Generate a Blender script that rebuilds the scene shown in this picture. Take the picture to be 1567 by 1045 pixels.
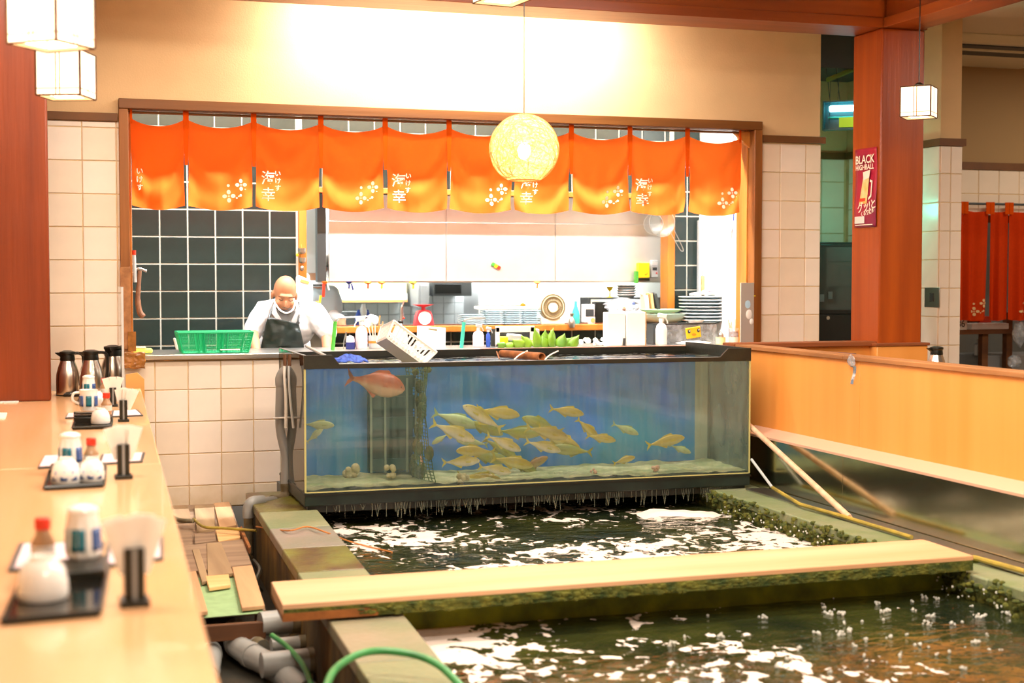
import bpy, bmesh, math, random
from mathutils import Vector, Matrix, Euler, noise
random.seed(7)
PI = math.pi; R = math.radians
for o in list(bpy.data.objects): bpy.data.objects.remove(o)
SC = bpy.context.scene; COL = SC.collection

# ------------------------------------------------------------------ camera, world, big lights, exposure
YAW, PITCH, F = R(17.65), math.atan(97.5/2200), 2200.0
cam = bpy.data.objects.new('camera', bpy.data.cameras.new('camera')); COL.objects.link(cam)
cam.location = (0, 0, 1.6); cam.rotation_euler = (PI/2-PITCH, 0, -YAW)
cam.data.sensor_width = 36; cam.data.lens = F/1567*36
cam.data.dof.use_dof = True; cam.data.dof.focus_distance = 8.6; cam.data.dof.aperture_fstop = 2.2
SC.camera = cam
SC.view_settings.view_transform = 'Standard'; SC.view_settings.look = 'None'
SC.view_settings.exposure = 0.08; SC.view_settings.gamma = 1.0; SC.view_settings.use_curve_mapping = False
W = bpy.data.worlds.new('world'); SC.world = W; W.use_nodes = True
W.node_tree.nodes['Background'].inputs[0].default_value = (1, .9, .8, 1)
W.node_tree.nodes['Background'].inputs[1].default_value = .5

def area(name, loc, size, power, col, rot=(0, 0, 0)):
    l = bpy.data.lights.new(name, 'AREA'); l.shape = 'RECTANGLE'; l.size, l.size_y = size
    l.energy = power; l.color = col
    o = bpy.data.objects.new(name, l); o.location = loc; o.rotation_euler = rot; COL.objects.link(o); return o
def point(name, loc, power, col, r=.05):
    l = bpy.data.lights.new(name, 'POINT'); l.energy = power; l.color = col; l.shadow_soft_size = r
    o = bpy.data.objects.new(name, l); o.location = loc; COL.objects.link(o); return o
WARM = (1, .77, .53); SOFT = (1, .9, .77); COOL = (.93, .97, 1)
# dining room ceiling lamps; the last is an unseen fill for the foreground
for k, (x, y, p) in enumerate([(2.4, 2.6, 95), (2.4, 5.6, 100), (-.2, 4.2, 60), (.1, 7.4, 42), (3.9, 3.9, 70), (7.2, 6.3, 60), (8.2, 8.8, 26), (1, .2, 105)]):
    area('ceiling_lamp_and_fill', (x, y, 3.36), (1.2, .5), p, SOFT)
# shelf light behind the beam washing the plaster
area('wall_wash_light', (2.55, 8.70, 3.33), (2.1, .06), 66, (1, .96, .88), (R(38), 0, 0))
# kitchen tubes
area('kitchen_tube_light', (1.2, 9.57, 3.22), (1.5, .06), 92, COOL)
area('kitchen_tube_light', (3.0, 9.57, 3.22), (1.8, .06), 130, COOL)
area('kitchen_tube_light', (4.7, 9.57, 3.22), (1.0, .06), 62, COOL)
area('pool_fill_light', (2.5, 7.35, 3.38), (2.2, .25), 48, (1, .96, .9))  # unseen, added to brighten the tank and the wet curbs
point('pantry_fill_light', (7.3, 11.3, 2.9), 16, (1, .93, .85), .1)  # unseen, added because the pantry stayed dark
area('kitchen_tube_light', (3.2, 12.55, 3.0), (3.4, .3), 190, COOL)
area('hatch_fill_light', (3.25, 11.03, 3.3), (2.6, .06), 38, COOL)  # unseen, added to lift the lintel's shadow off the hood
area('cook_fill_light', (1.35, 11.75, 3.1), (1.0, .3), 70, COOL)  # unseen, added to brighten the second cook
area('hood_light', (3.2, 12.2, 2.2), (2.6, .2), 40, COOL)
point('alcove_light', (5.62, 9.12, 2.1), 5, (.06, .85, .62), .06)

# ------------------------------------------------------------------ pixel <-> world
_cd = Matrix.Rotation(-YAW, 3, 'Z') @ Matrix.Rotation(-PITCH, 3, 'X')
def ray(px, py): return (_cd @ Vector(((px-783.5)/F, 1, -(py-522.5)/F)))
def P(px, py, X=None, Y=None, Z=None):
    r = ray(px, py); c = Vector((0, 0, 1.6))
    k = (X/r.x) if X is not None else (Y/r.y) if Y is not None else (Z-1.6)/r.z
    return c+r*k
def px_x(px, Y, py=480): return P(px, py, Y=Y).x
def mpp(px, Y):                      # metres per pixel at that place
    p = P(px, 500, Y=Y); return (p-P(px+1, 500, Y=Y)).length*.97

# ------------------------------------------------------------------ materials
def lin(c):
    if isinstance(c, str):
        c = [int(c[i:i+2], 16)/255 for i in (0, 2, 4)]
        c = [x/12.92 if x <= .04045 else ((x+.055)/1.055)**2.4 for x in c]
    return (c[0], c[1], c[2], 1)
_M = {}
def mat(name, col, rough=.5, metal=0, emis=0, var=0, vscale=6, bump=0, bscale=60, stretch=(1, 1, 1), col2=None, trans=0, alpha=1, spec=.5, coat=0, ecol=None, detail=5, transl=0):
    if name in _M: return _M[name]
    m = bpy.data.materials.new(name); m.use_nodes = True; nt = m.node_tree; N = nt.nodes; L = nt.links
    b = N['Principled BSDF']; b.inputs['Base Color'].default_value = lin(col); b.inputs['Roughness'].default_value = rough
    b.inputs['Metallic'].default_value = metal; b.inputs['Specular IOR Level'].default_value = spec
    b.inputs['Coat Weight'].default_value = coat; b.inputs['Transmission Weight'].default_value = trans; b.inputs['Alpha'].default_value = alpha
    if emis: b.inputs['Emission Strength'].default_value = emis; b.inputs['Emission Color'].default_value = lin(ecol or col)
    if var or col2 or bump:
        tc = N.new('ShaderNodeTexCoord'); mp = N.new('ShaderNodeMapping'); mp.inputs['Scale'].default_value = stretch
        L.new(tc.outputs['Object'], mp.inputs[0])
    if var or col2:
        n = N.new('ShaderNodeTexNoise'); n.inputs['Scale'].default_value = vscale; n.inputs['Detail'].default_value = detail; L.new(mp.outputs[0], n.inputs[0])
        rp = N.new('ShaderNodeValToRGB'); L.new(n.outputs[0], rp.inputs[0]); c = lin(col)
        if col2: a, z = c, lin(col2)
        else: a, z = tuple(x*(1-var) for x in c[:3])+(1,), tuple(min(1, x*(1+var)) for x in c[:3])+(1,)
        rp.color_ramp.elements[0].position = .33; rp.color_ramp.elements[1].position = .67
        rp.color_ramp.elements[0].color = a; rp.color_ramp.elements[1].color = z; L.new(rp.outputs[0], b.inputs['Base Color'])
    if bump:
        n2 = N.new('ShaderNodeTexNoise'); n2.inputs['Scale'].default_value = bscale; n2.inputs['Detail'].default_value = 4; L.new(mp.outputs[0], n2.inputs[0])
        bp = N.new('ShaderNodeBump'); bp.inputs['Strength'].default_value = bump; bp.inputs['Distance'].default_value = .01
        L.new(n2.outputs[0], bp.inputs['Height']); L.new(bp.outputs[0], b.inputs['Normal'])
    if transl:
        tr = N.new('ShaderNodeBsdfTranslucent'); tr.inputs[0].default_value = lin(ecol or col); mx = N.new('ShaderNodeMixShader'); mx.inputs[0].default_value = transl
        L.new(b.outputs[0], mx.inputs[1]); L.new(tr.outputs[0], mx.inputs[2]); L.new(mx.outputs[0], N['Material Output'].inputs[0])
    _M[name] = m; return m
def clear(name, col, gloss=.08, film=0, fcol=(.5, .6, .45, 1), fs=(30, 30, 1.5), rough=.02, bump=0):
    """thin clear sheet: transparent + fresnel gloss, with an optional film of grime"""
    if name in _M: return _M[name]
    m = bpy.data.materials.new(name); m.use_nodes = True; nt = m.node_tree; N = nt.nodes; L = nt.links; N.remove(N['Principled BSDF'])
    t = N.new('ShaderNodeBsdfTransparent'); t.inputs[0].default_value = lin(col)
    g = N.new('ShaderNodeBsdfGlossy'); g.inputs['Roughness'].default_value = rough
    fr = N.new('ShaderNodeFresnel'); fr.inputs[0].default_value = 1.35
    mx = N.new('ShaderNodeMixShader'); L.new(fr.outputs[0], mx.inputs[0]); L.new(t.outputs[0], mx.inputs[1]); L.new(g.outputs[0], mx.inputs[2])
    last = mx
    if bump or film: tc = N.new('ShaderNodeTexCoord')
    if bump:
        n2 = N.new('ShaderNodeTexNoise'); n2.inputs['Scale'].default_value = 9; L.new(tc.outputs['Object'], n2.inputs[0])
        bp = N.new('ShaderNodeBump'); bp.inputs['Strength'].default_value = bump; bp.inputs['Distance'].default_value = .03
        L.new(n2.outputs[0], bp.inputs['Height']); L.new(bp.outputs[0], g.inputs['Normal']); L.new(bp.outputs[0], fr.inputs['Normal'])
    if film:
        mp = N.new('ShaderNodeMapping'); mp.inputs['Scale'].default_value = fs; L.new(tc.outputs['Object'], mp.inputs[0])
        n = N.new('ShaderNodeTexNoise'); n.inputs['Scale'].default_value = 1.6; n.inputs['Detail'].default_value = 6; L.new(mp.outputs[0], n.inputs[0])
        mr = N.new('ShaderNodeMapRange'); mr.inputs[1].default_value = .3; mr.inputs[2].default_value = .85; mr.inputs[3].default_value = film*.25; mr.inputs[4].default_value = film
        L.new(n.outputs[0], mr.inputs[0]); d = N.new('ShaderNodeBsdfDiffuse'); d.inputs[0].default_value = fcol
        m2 = N.new('ShaderNodeMixShader'); L.new(mr.outputs[0], m2.inputs[0]); L.new(mx.outputs[0], m2.inputs[1]); L.new(d.outputs[0], m2.inputs[2]); last = m2
    L.new(last.outputs[0], N['Material Output'].inputs[0]); _M[name] = m; return m

def wood(name, c1, c2, axis='x', rough=.45, sc=14, coat=0, bump=.15):
    st = {'x': (.06, 1, 1), 'y': (1, .06, 1), 'z': (1, 1, .06)}[axis]
    return mat(name, c1, rough=rough, col2=c2, vscale=sc, stretch=st, bump=bump, bscale=sc*4, coat=coat, detail=8)

MT = dict(
 plaster=mat('plaster', 'dcb888', .85, var=.05, vscale=3, bump=.12, bscale=90),
 tile=mat('cream_tile', 'f4e4d2', .28, var=.035, vscale=5, bump=.04, bscale=8),
 tile2=mat('cream_tile_warm', 'efdcc4', .3, var=.04, vscale=5, bump=.04, bscale=8),
 tile3=mat('cream_tile_stained', 'ecdcc6', .34, col2='dcc6a2', vscale=7),
 grout=mat('ochre_grout', 'd8b888', .9, var=.15, vscale=9),
 btile=mat('black_tile', '23302e', .22, var=.2, vscale=4, bump=.06, bscale=25),
 bgrout=mat('white_grout', 'd3d3c6', .8),
 wtile=mat('white_tile', 'eef4f4', .2), wgrout=mat('grey_grout', 'b9c0c0', .8),
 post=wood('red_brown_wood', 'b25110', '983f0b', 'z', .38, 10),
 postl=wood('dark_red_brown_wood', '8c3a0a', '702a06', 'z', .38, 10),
 beam=wood('beam_wood', '9a4a12', '81380c', 'x', .42, 10),
 beamy=wood('beam_wood_lengthwise', '9a4a12', '81380c', 'y', .42, 10),
 frame=wood('frame_wood', '84501a', '6e3f10', 'x', .5, 14), framez=wood('frame_wood_upright', '9a5c20', '7b4512', 'z', .5, 14),
 oran=wood('orange_wood', 'd08430', 'b86a1c', 'z', .5, 14),
 counter=wood('maple_laminate', 'ecbe90', 'e3b07a', 'y', .22, 7, .3, .02),
 panel=wood('amber_panel', 'f2a656', 'ea9a48', 'z', .33, 6, 0, .02),
 cap=wood('worn_cap_wood', 'b97e4a', '8d5a30', 'y', .6, 16), capx=wood('worn_cap_wood_cross', '9a5426', '84431a', 'x', .6, 16),
 chair=wood('honey_wood', 'e8a94a', 'dd9838', 'x', .4, 8),
 rail=mat('dark_rail', '6e4318', .6, var=.15),
 pale=wood('pale_timber', 'e9bf85', 'd3a062', 'x', .65, 9), paley=wood('pale_timber_lengthwise', 'd0a478', 'b0845c', 'y', .7, 9),
 greyw=wood('weathered_timber', 'a08468', '7a5f49', 'x', .8, 9), greyy=wood('weathered_timber_lengthwise', 'b0926c', '866a4c', 'y', .8, 9),
 darkw=wood('dark_timber', '7a4a22', '4c2c12', 'x', .75, 9),
 moss=mat('mossy_timber', '2f3f10', .9, col2='6b6a22', vscale=22, bump=.8, bscale=70),
 concrete=mat('algae_concrete', '8f826c', .5, col2='727e54', vscale=3.2, bump=.35, bscale=40, detail=7),
 concside=mat('stained_concrete_side', '1f1d0c', .8, col2='80601e', vscale=5, bump=.7, bscale=30, stretch=(1, 1, .4), detail=8),
 steelf=mat('satin_steel', 'c4c0b8', .5, .5), steel=mat('brushed_steel', 'c8c4bc', .3, 1, bump=.03, bscale=30), mirror=mat('dull_mirror_steel', 'c6c4aa', .16, 1, bump=.10, bscale=5, var=.08, vscale=3),
 hood=mat('hood_steel', 'ded8d2', .38, .55, var=.07, vscale=3, bump=.12, bscale=4),
 floor=mat('dark_wet_floor', '2a2820', .4, var=.4, vscale=5),
 ceil=mat('ceiling_board', 'efdfc4', .9),
 black=mat('black_plastic', '15160f', .35), blackgloss=mat('black_lacquer', '14120e', .12),
 frameblack=mat('tank_frame_black', '1e1d12', .4, var=.35, vscale=12, bump=.1), tankbase=mat('tank_base_black', '14211c', .35, var=.4, vscale=10),
 white=mat('white_plastic', 'f2efe8', .4), paper=mat('white_paper', 'fbf7f0', .8, transl=.35), porcelain=mat('white_porcelain', 'f3f1ec', .15),
 pvc=mat('grey_pvc', '9a9a96', .35, var=.08, vscale=6), pvcd=mat('dirty_pvc', '8d8268', .5, col2='5f5238', vscale=12),
 green=mat('green_plastic', '18a86a', .35), teal=mat('teal_plastic', '3fb8a0', .4), lgreen=mat('leaf_green_plastic', '4fae3c', .4),
 red=mat('red_plastic', 'e23a20', .35), pinkred=mat('scale_red', 'e8434c', .35), yellow=mat('yellow_plastic', 'e9d21e', .4), orange=mat('orange_plastic', 'e88420', .45),
 blue=mat('blue_plastic', '2f55b8', .4), pink=mat('pink_liquid', 'ecd0d8', .3), lilac=mat('lilac_plastic', 'ddd6ea', .3), navy=mat('navy_plastic', '2a2f7a', .4),
 skin=mat('skin', 'c98e68', .5, var=.06, vscale=8, spec=.4), coat=mat('white_cotton', 'e4e4e6', .85, bump=.25, bscale=14), bluecoat=mat('pale_blue_cotton', 'b9cad2', .85),
 apron=mat('black_apron', '16231f', .33, bump=.5, bscale=9), greyt=mat('grey_shirt', '8d8f90', .85), hair=mat('dark_hair', '2a211c', .8), lip=mat('lip', 'b8765a', .5),
 trousers=mat('dark_trousers', '20242c', .9), eye=mat('dark_eye', '120d0a', .3),
 tape=mat('brown_tape', '9a6228', .25, var=.3, vscale=20, bump=.4, bscale=30), copper=mat('rusty_copper', 'b06a38', .5, col2='7a4a28', vscale=20),
 glaze=mat('pale_blue_glaze', 'a7c6d2', .25, var=.1, vscale=30), glazed=mat('grey_blue_glaze', '93a8ae', .25), celadon=mat('celadon_glaze', 'b5cdbb', .2),
 tealp=mat('teal_brush_paint', '1f6f80', .25), bluep=mat('cobalt_brush_paint', '3f5f9c', .25), soup=mat('soy_sauce', '4a2412', .2),
 leaf=mat('bamboo_leaf', '7c9c18', .45, col2='4f7a10', vscale=9), glassw=clear('clear_glass', (.93, .95, .95)),
 plastic=clear('clear_plastic_film', (.92, .94, .96), rough=.15, film=.5, fcol=(.85, .88, .92, 1), fs=(18, 18, 18)),
 cream=mat('cream_plastic', 'efe3c8', .45), fanm=mat('fan_bronze', '8c7a50', .4, .4), hosegreen=mat('green_hose', '3d8a4c', .35, var=.2, vscale=12), hoseyellow=mat('yellow_hose', 'b39a3e', .45, col2='8d7a34', vscale=14),
 cork=mat('card_brown', 'e0a45a', .8), grey=mat('grey_paint', '8e8f8e', .6), dgrey=mat('dark_grey', '3a3d3c', .5), lgrey=mat('light_grey', 'c3c5c4', .5),
 fridge=mat('black_cabinet', '0d1110', .3), mint=mat('mat_green_sheet', '8fae7c', .7, var=.1, vscale=20),
)

# ------------------------------------------------------------------ geometry helpers
ORG = {}
class MB:
    def __init__(s): s.v = []; s.f = []
    def add(s, vs, fs): n = len(s.v); s.v += [tuple(v) for v in vs]; s.f += [tuple(i+n for i in f) for f in fs]; return s
    def box(s, x0, x1, y0, y1, z0, z1):
        return s.add([(x0,y0,z0),(x1,y0,z0),(x1,y1,z0),(x0,y1,z0),(x0,y0,z1),(x1,y0,z1),(x1,y1,z1),(x0,y1,z1)],
                     [(0,3,2,1),(4,5,6,7),(0,1,5,4),(1,2,6,5),(2,3,7,6),(3,0,4,7)])
    def obox(s, c, size, rot=(0, 0, 0)):
        m = Euler(rot).to_matrix(); c = Vector(c); h = [a/2 for a in size]
        vs = [c+m@Vector((x*h[0], y*h[1], z*h[2])) for z in (-1, 1) for x, y in ((-1,-1),(1,-1),(1,1),(-1,1))]
        return s.add(vs, [(0,3,2,1),(4,5,6,7),(0,1,5,4),(1,2,6,5),(2,3,7,6),(3,0,4,7)])
    def hexa(s, lo, hi):  # two quads of 4 points
        return s.add(list(lo)+list(hi), [(0,3,2,1),(4,5,6,7),(0,1,5,4),(1,2,6,5),(2,3,7,6),(3,0,4,7)])
    def rings(s, rs, closed=True, caps=True):
        n = len(rs[0]); vs = [p for r in rs for p in r]; fs = []
        for i in range(len(rs)-1):
            for j in range(n if closed else n-1):
                k = (j+1) % n; fs.append((i*n+j, i*n+k, (i+1)*n+k, (i+1)*n+j))
        if caps and closed: fs.append(tuple(range(n-1, -1, -1))); fs.append(tuple(range((len(rs)-1)*n, len(rs)*n)))
        return s.add(vs, fs)
    def tube(s, path, r, seg=8, caps=True, squash=None):
        path = [Vector(p) for p in path]; rs = []; n = len(path)
        rr = r if isinstance(r, (list, tuple)) else [r]*n
        up = None
        for i, p in enumerate(path):
            t = (path[min(i+1, n-1)]-path[max(i-1, 0)]).normalized()
            if up is None:
                up = Vector((0, 0, 1)) if abs(t.z) < .9 else Vector((0, 1, 0))
            a = t.cross(up).normalized(); b = a.cross(t).normalized(); up = b
            q = squash or 1
            rs.append([p+a*math.cos(2*PI*j/seg)*rr[i]+b*math.sin(2*PI*j/seg)*rr[i]*q for j in range(seg)])
        return s.rings(rs, caps=caps)
    def lathe(s, prof, c=(0, 0, 0), seg=16, caps=True, sx=1, sy=1, rot=None):
        c = Vector(c); m = Euler(rot).to_matrix() if rot else Matrix.Identity(3)
        return s.rings([[c+m@Vector((r*math.cos(2*PI*j/seg)*sx, r*math.sin(2*PI*j/seg)*sy, z)) for j in range(seg)] for r, z in prof], caps=caps)
    def ell(s, c, r, seg=12, nr=8, rot=None):
        if not isinstance(r, (tuple, list)): r = (r, r, r)
        m = Euler(rot).to_matrix() if rot else Matrix.Identity(3); c = Vector(c)
        rs = []
        for i in range(nr+1):
            t = -PI/2+PI*i/nr; t = max(-PI/2+.02, min(PI/2-.02, t))
            rs.append([c+m@Vector((r[0]*math.cos(t)*math.cos(2*PI*j/seg), r[1]*math.cos(t)*math.sin(2*PI*j/seg), r[2]*math.sin(t))) for j in range(seg)])
        return s.rings(rs)
    def prism(s, pts, d):  # pts: 3D polygon, d: extrusion vector
        pts = [Vector(p) for p in pts]; n = len(pts); d = Vector(d)
        return s.add(pts+[p+d for p in pts], [tuple(range(n-1, -1, -1)), tuple(range(n, 2*n))]+[(i, (i+1) % n, n+(i+1) % n, n+i) for i in range(n)])
    def grid(s, fn, nu, nv):
        return s.add([fn(i/nu, j/nv) for j in range(nv+1) for i in range(nu+1)],
                     [(j*(nu+1)+i, j*(nu+1)+i+1, (j+1)*(nu+1)+i+1, (j+1)*(nu+1)+i) for j in range(nv) for i in range(nu)])
    def mesh(s, name, m, org=Vector((0, 0, 0)), smooth=35, recalc=True):
        me = bpy.data.meshes.new(name); me.from_pydata([tuple(Vector(v)-org) for v in s.v], [], s.f); me.update()
        if recalc:
            bm = bmesh.new(); bm.from_mesh(me); bmesh.ops.recalc_face_normals(bm, faces=bm.faces); bm.to_mesh(me); bm.free()
        if m: me.materials.append(m)
        if smooth: me.shade_smooth(); me.set_sharp_from_angle(angle=R(smooth))
        return me
    def build(s, name, m, parent=None, bev=0, solid=0, smooth=35, sub=0, seg=2):
        if isinstance(m, str): m = MT[m]
        org = ORG.get(parent.name, Vector()) if parent else Vector()
        if not parent and s.v:      # top-level mesh: origin at base centre
            xs, ys, zs = zip(*[tuple(v) for v in s.v]); org = Vector(((min(xs)+max(xs))/2, (min(ys)+max(ys))/2, min(zs)))
        o = bpy.data.objects.new(name, s.mesh(name, m, org, smooth, recalc=not solid)); COL.objects.link(o)
        if parent: o.parent = parent
        else: o.location = org
        ORG[o.name] = org
        if solid: q = o.modifiers.new('solid', 'SOLIDIFY'); q.thickness = solid; q.offset = 0
        if bev: q = o.modifiers.new('bevel', 'BEVEL'); q.width = bev; q.segments = seg; q.limit_method = 'ANGLE'
        if sub: q = o.modifiers.new('sub', 'SUBSURF'); q.levels = sub; q.render_levels = sub
        return o
def tag(o, label=None, cat=None, group=None, kind=None):
    if label: o['label'] = label
    if cat: o['category'] = cat
    if group: o['group'] = group
    if kind: o['kind'] = kind
    return o
def thing(name, label, cat, loc=(0, 0, 0), group=None, kind=None, rz=0):
    o = bpy.data.objects.new(name, None); COL.objects.link(o); o.empty_display_size = .05
    o.location = loc; ORG[o.name] = Vector(loc); o.rotation_euler = (0, 0, rz)
    return tag(o, label, cat, group, kind)
def local(o): ORG[o.name] = Vector((0, 0, 0)); return o      # parts are modelled in the thing's own frame
def struct(o): o['kind'] = 'structure'; return o
def copy_tree(o, parent=None):
    c = o.copy(); COL.objects.link(c); c.parent = parent; ORG[c.name] = ORG.get(o.name, Vector())
    for ch in list(o.children): copy_tree(ch, c)
    return c
def place(o, p, rz=0, label=None):
    o.location = p; o.rotation_euler = (0, 0, rz)
    if label: o['label'] = label
    return o
def Box(name, m, parent, x0, x1, y0, y1, z0, z1, bev=0): return MB().box(x0, x1, y0, y1, z0, z1).build(name, m, parent, bev=bev)
def spline(pts, n=8):
    pts = [Vector(p) for p in pts]; q = [pts[0]*2-pts[1]]+pts+[pts[-1]*2-pts[-2]]; out = []
    for i in range(1, len(q)-2):
        for k in range(n):
            t = k/n; a, b, c, d = q[i-1:i+3]
            out.append(.5*((2*b)+(c-a)*t+(2*a-5*b+4*c-d)*t*t+(3*b-a-3*c+d)*t**3))
    out.append(pts[-1]); return out
_tmesh = {}
def text_geo(txt, size, bold=.0, spacing=1.0, vert=False):
    """writing as triangles in the xz plane, centred"""
    k = (txt, size, bold)
    if k in _tmesh: return _tmesh[k]
    cu = bpy.data.curves.new('t', 'FONT'); cu.body = txt; cu.size = size; cu.align_x = 'CENTER'; cu.align_y = 'CENTER'; cu.offset = bold; cu.resolution_u = 3
    cu.space_line = 1.12
    ob = bpy.data.objects.new('t', cu); COL.objects.link(ob); bpy.context.view_layer.update()
    me = bpy.data.meshes.new_from_object(ob.evaluated_get(bpy.context.evaluated_depsgraph_get()))
    g = ([(v.co.x, v.co.y) for v in me.vertices], [tuple(p.vertices) for p in me.polygons])
    bpy.data.objects.remove(ob); bpy.data.curves.remove(cu); bpy.data.meshes.remove(me); _tmesh[k] = g; return g
# ================================================================== THE SETTING
WY = 9.1; KY = 10.8
Box_s = lambda n, m, *a, **k: struct(Box(n, m, None, *a, **k))
Box_s('floor', 'floor', -2.5, 10, -2, 14, -.2, 0)
Box_s('ceiling', 'ceil', -2.5, 10, -2, 9.0, 3.42, 3.5)
struct(Box('ceiling', 'ceil', None, -2.5, 10, 9.0, 14, 3.42, 3.5))
Box_s('wall_left', 'plaster', -2.6, -2.5, -2, 14, 0, 3.42)
Box_s('wall_rear', 'plaster', -2.5, 10, -2.1, -2, 0, 3.42)
Box_s('wall_right', 'plaster', 10, 10.1, -2, 14, 0, 3.42)

TILE = {}
def tile_mesh(w, h, m, nrm='-y'):
    k = (round(w, 3), round(h, 3), m, nrm)
    if k not in TILE:
        b = MB(); c = .003; t = .006
        f = [(-w/2, 0, -h/2), (w/2, 0, -h/2), (w/2, 0, h/2), (-w/2, 0, h/2)]
        g = [(-w/2+c, -t, -h/2+c), (w/2-c, -t, -h/2+c), (w/2-c, -t, h/2-c), (-w/2+c, -t, h/2-c)]
        if nrm == '-x':
            f = [(y, -x, z) for x, y, z in f]; g = [(y, -x, z) for x, y, z in g]
        b.add(f+g, [(4,5,6,7),(0,1,5,4),(1,2,6,5),(2,3,7,6),(3,0,4,7)]); TILE[k] = b.mesh('tile', MT[m], smooth=0)
    return TILE[k]
def tiles(parent, xs, zs, plane, ms, gap=.0045, nrm='-y', skip=None, name='tile'):
    for i in range(len(xs)-1):
        for j in range(len(zs)-1):
            cx, cz = (xs[i]+xs[i+1])/2, (zs[j]+zs[j+1])/2
            if skip and skip(cx, cz): continue
            w, h = xs[i+1]-xs[i]-gap, zs[j+1]-zs[j]-gap
            if w < .015 or h < .015: continue
            o = bpy.data.objects.new(name, tile_mesh(w, h, random.choice(ms) if not callable(ms) else ms(cx, cz), nrm)); COL.objects.link(o); o.parent = parent
            off = ORG[parent.name]
            t = random.uniform(-.001, .001)
            o.location = (Vector((cx, plane+t, cz)) if nrm == '-y' else Vector((plane+t, cx, cz)))-off
def rng(a, b, s, ph): # joints between a and b on a lattice of phase ph
    n = math.ceil((a-ph)/s+1e-6); out = [a]; x = ph+n*s
    while x < b-1e-6:
        out.append(x); x += s
    return out+[b]
# ---- back wall with the kitchen opening
OX0, OX1, OZ0, OZ1 = .43, 4.66, 1.115, 2.66; WT = .2
WX1 = P(1254, 300, Y=WY).x
b = MB()
b.box(-2.5, OX0, WY, WY+WT, 0, 3.42); b.box(OX1, WX1, WY, WY+WT, 0, 3.42); b.box(OX0, OX1, WY, WY+WT, OZ1, 3.42); b.box(OX0, OX1, WY, WY+WT, 0, OZ0-.02)
wall = struct(b.build('wall_back', 'plaster'))
zt = 2.545; zb = .17
TZ = P(288, 645, Y=WY).z; TX = px_x(288, WY, 640)
zs = rng(zb, zt, .2, TZ % .2); zsl = rng(zb, OZ0-.03, .2, TZ % .2)
xl = rng(-.35, OX0-.03, .2, (px_x(125, WY, 220)) % .2)
xm = rng(OX0-.03, 3.2, .2, TX % .2)
xr = rng(OX1+.04, WX1, .2, px_x(1192, WY, 300) % .2)
# grout beds, thin, on the plaster
g1 = MB().box(-.35, OX0-.03, WY-.012, WY+.001, zb, zt).build('grout_bed', 'grout', wall)
MB().box(OX0-.03, 3.2, WY-.012, WY+.001, zb, OZ0-.03).build('grout_bed', 'grout', wall)
MB().box(OX1+.04, WX1, WY-.012, WY+.001, .3, zt).build('grout_bed', 'grout', wall)
tiles(wall, xl, zs, WY-.012, ['tile2', 'tile2', 'tile'])
tiles(wall, xm, zsl, WY-.012, lambda x, z: 'tile3' if z < .3 else random.choice(['tile', 'tile', 'tile2']))
zs2 = rng(1.0, zt, .2, P(1192, 395, Y=WY).z % .2)
tiles(wall, xr, zs2, WY-.012, ['tile2', 'tile', 'tile'])
struct(MB().box(-.5, 1.3, WY-.02, WY, 0, zb-.004).build('baseboard_back', 'grey'))
struct(Box('trim_1', 'rail', None, -.5, OX0-.05, WY-.035, WY, zt, zt+.05, bev=.004))
struct(Box('trim_2', 'rail', None, OX1+.06, WX1+.03, WY-.035, WY, zt+.0, zt+.05, bev=.004))
# ---- window frame of the opening
wf = thing('window_1', None, None, (OX0, WY, OZ0)); struct(wf)
MB().box(OX0-.045, OX1+.05, WY-.05, WY+.04, OZ1-.035, OZ1+.025).build('frame', 'frame', wf, bev=.004)
MB().box(OX0, OX1, WY+.04, WY+WT+.01, OZ1-.02, OZ1).build('frame', 'frame', wf)
MB().box(OX0-.045, OX0+.012, WY-.04, WY+.05, OZ0-.02, OZ1-.035).build('jamb', 'framez', wf, bev=.004)
MB().box(OX0-.03, OX0+.03, WY+.05, WY+WT+.01, OZ0, OZ1-.03).build('jamb', 'oran', wf, bev=.004)
MB().box(OX1-.01, OX1+.05, WY-.05, WY+.05, OZ0, OZ1-.035).build('jamb', 'framez', wf, bev=.004)
MB().box(OX1-.02, OX1+.03, WY+.05, WY+WT+.01, OZ0, OZ1-.03).build('jamb', 'oran', wf, bev=.004)
MB().prism([(OX1-.14, WY+.03, OZ1-.04), (OX1, WY+.03, OZ1-.04), (OX1, WY+.03, OZ1-.16)], (0, .03, 0)).build('corner_brace', 'oran', wf)
# sill: a steel worktop edge
MB().box(OX0-.02, OX1+.05, WY-.05, WY+.62, OZ0-.02, OZ0+.012).build('sill', 'steel', wf, bev=.006)
x0 = px_x(735, WY-.05, 527)
MB().box(x0, OX1+.02, WY-.075, WY-.03, OZ0-.02, OZ0+.02).build('sill', 'capx', wf, bev=.006)
# steel guard over the lower jambs
MB().box(OX0-.048, OX0+.014, WY-.045, WY-.03, OZ0+.05, OZ0+.55).build('guard_plate', 'cap', wf, bev=.002)
g = MB().box(px_x(1133, WY-.06), px_x(1153, WY-.06), WY-.066, WY-.055, OZ0+.022, OZ0+.45)
g.build('guard_plate', 'steelf', wf, bev=.001)

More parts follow.
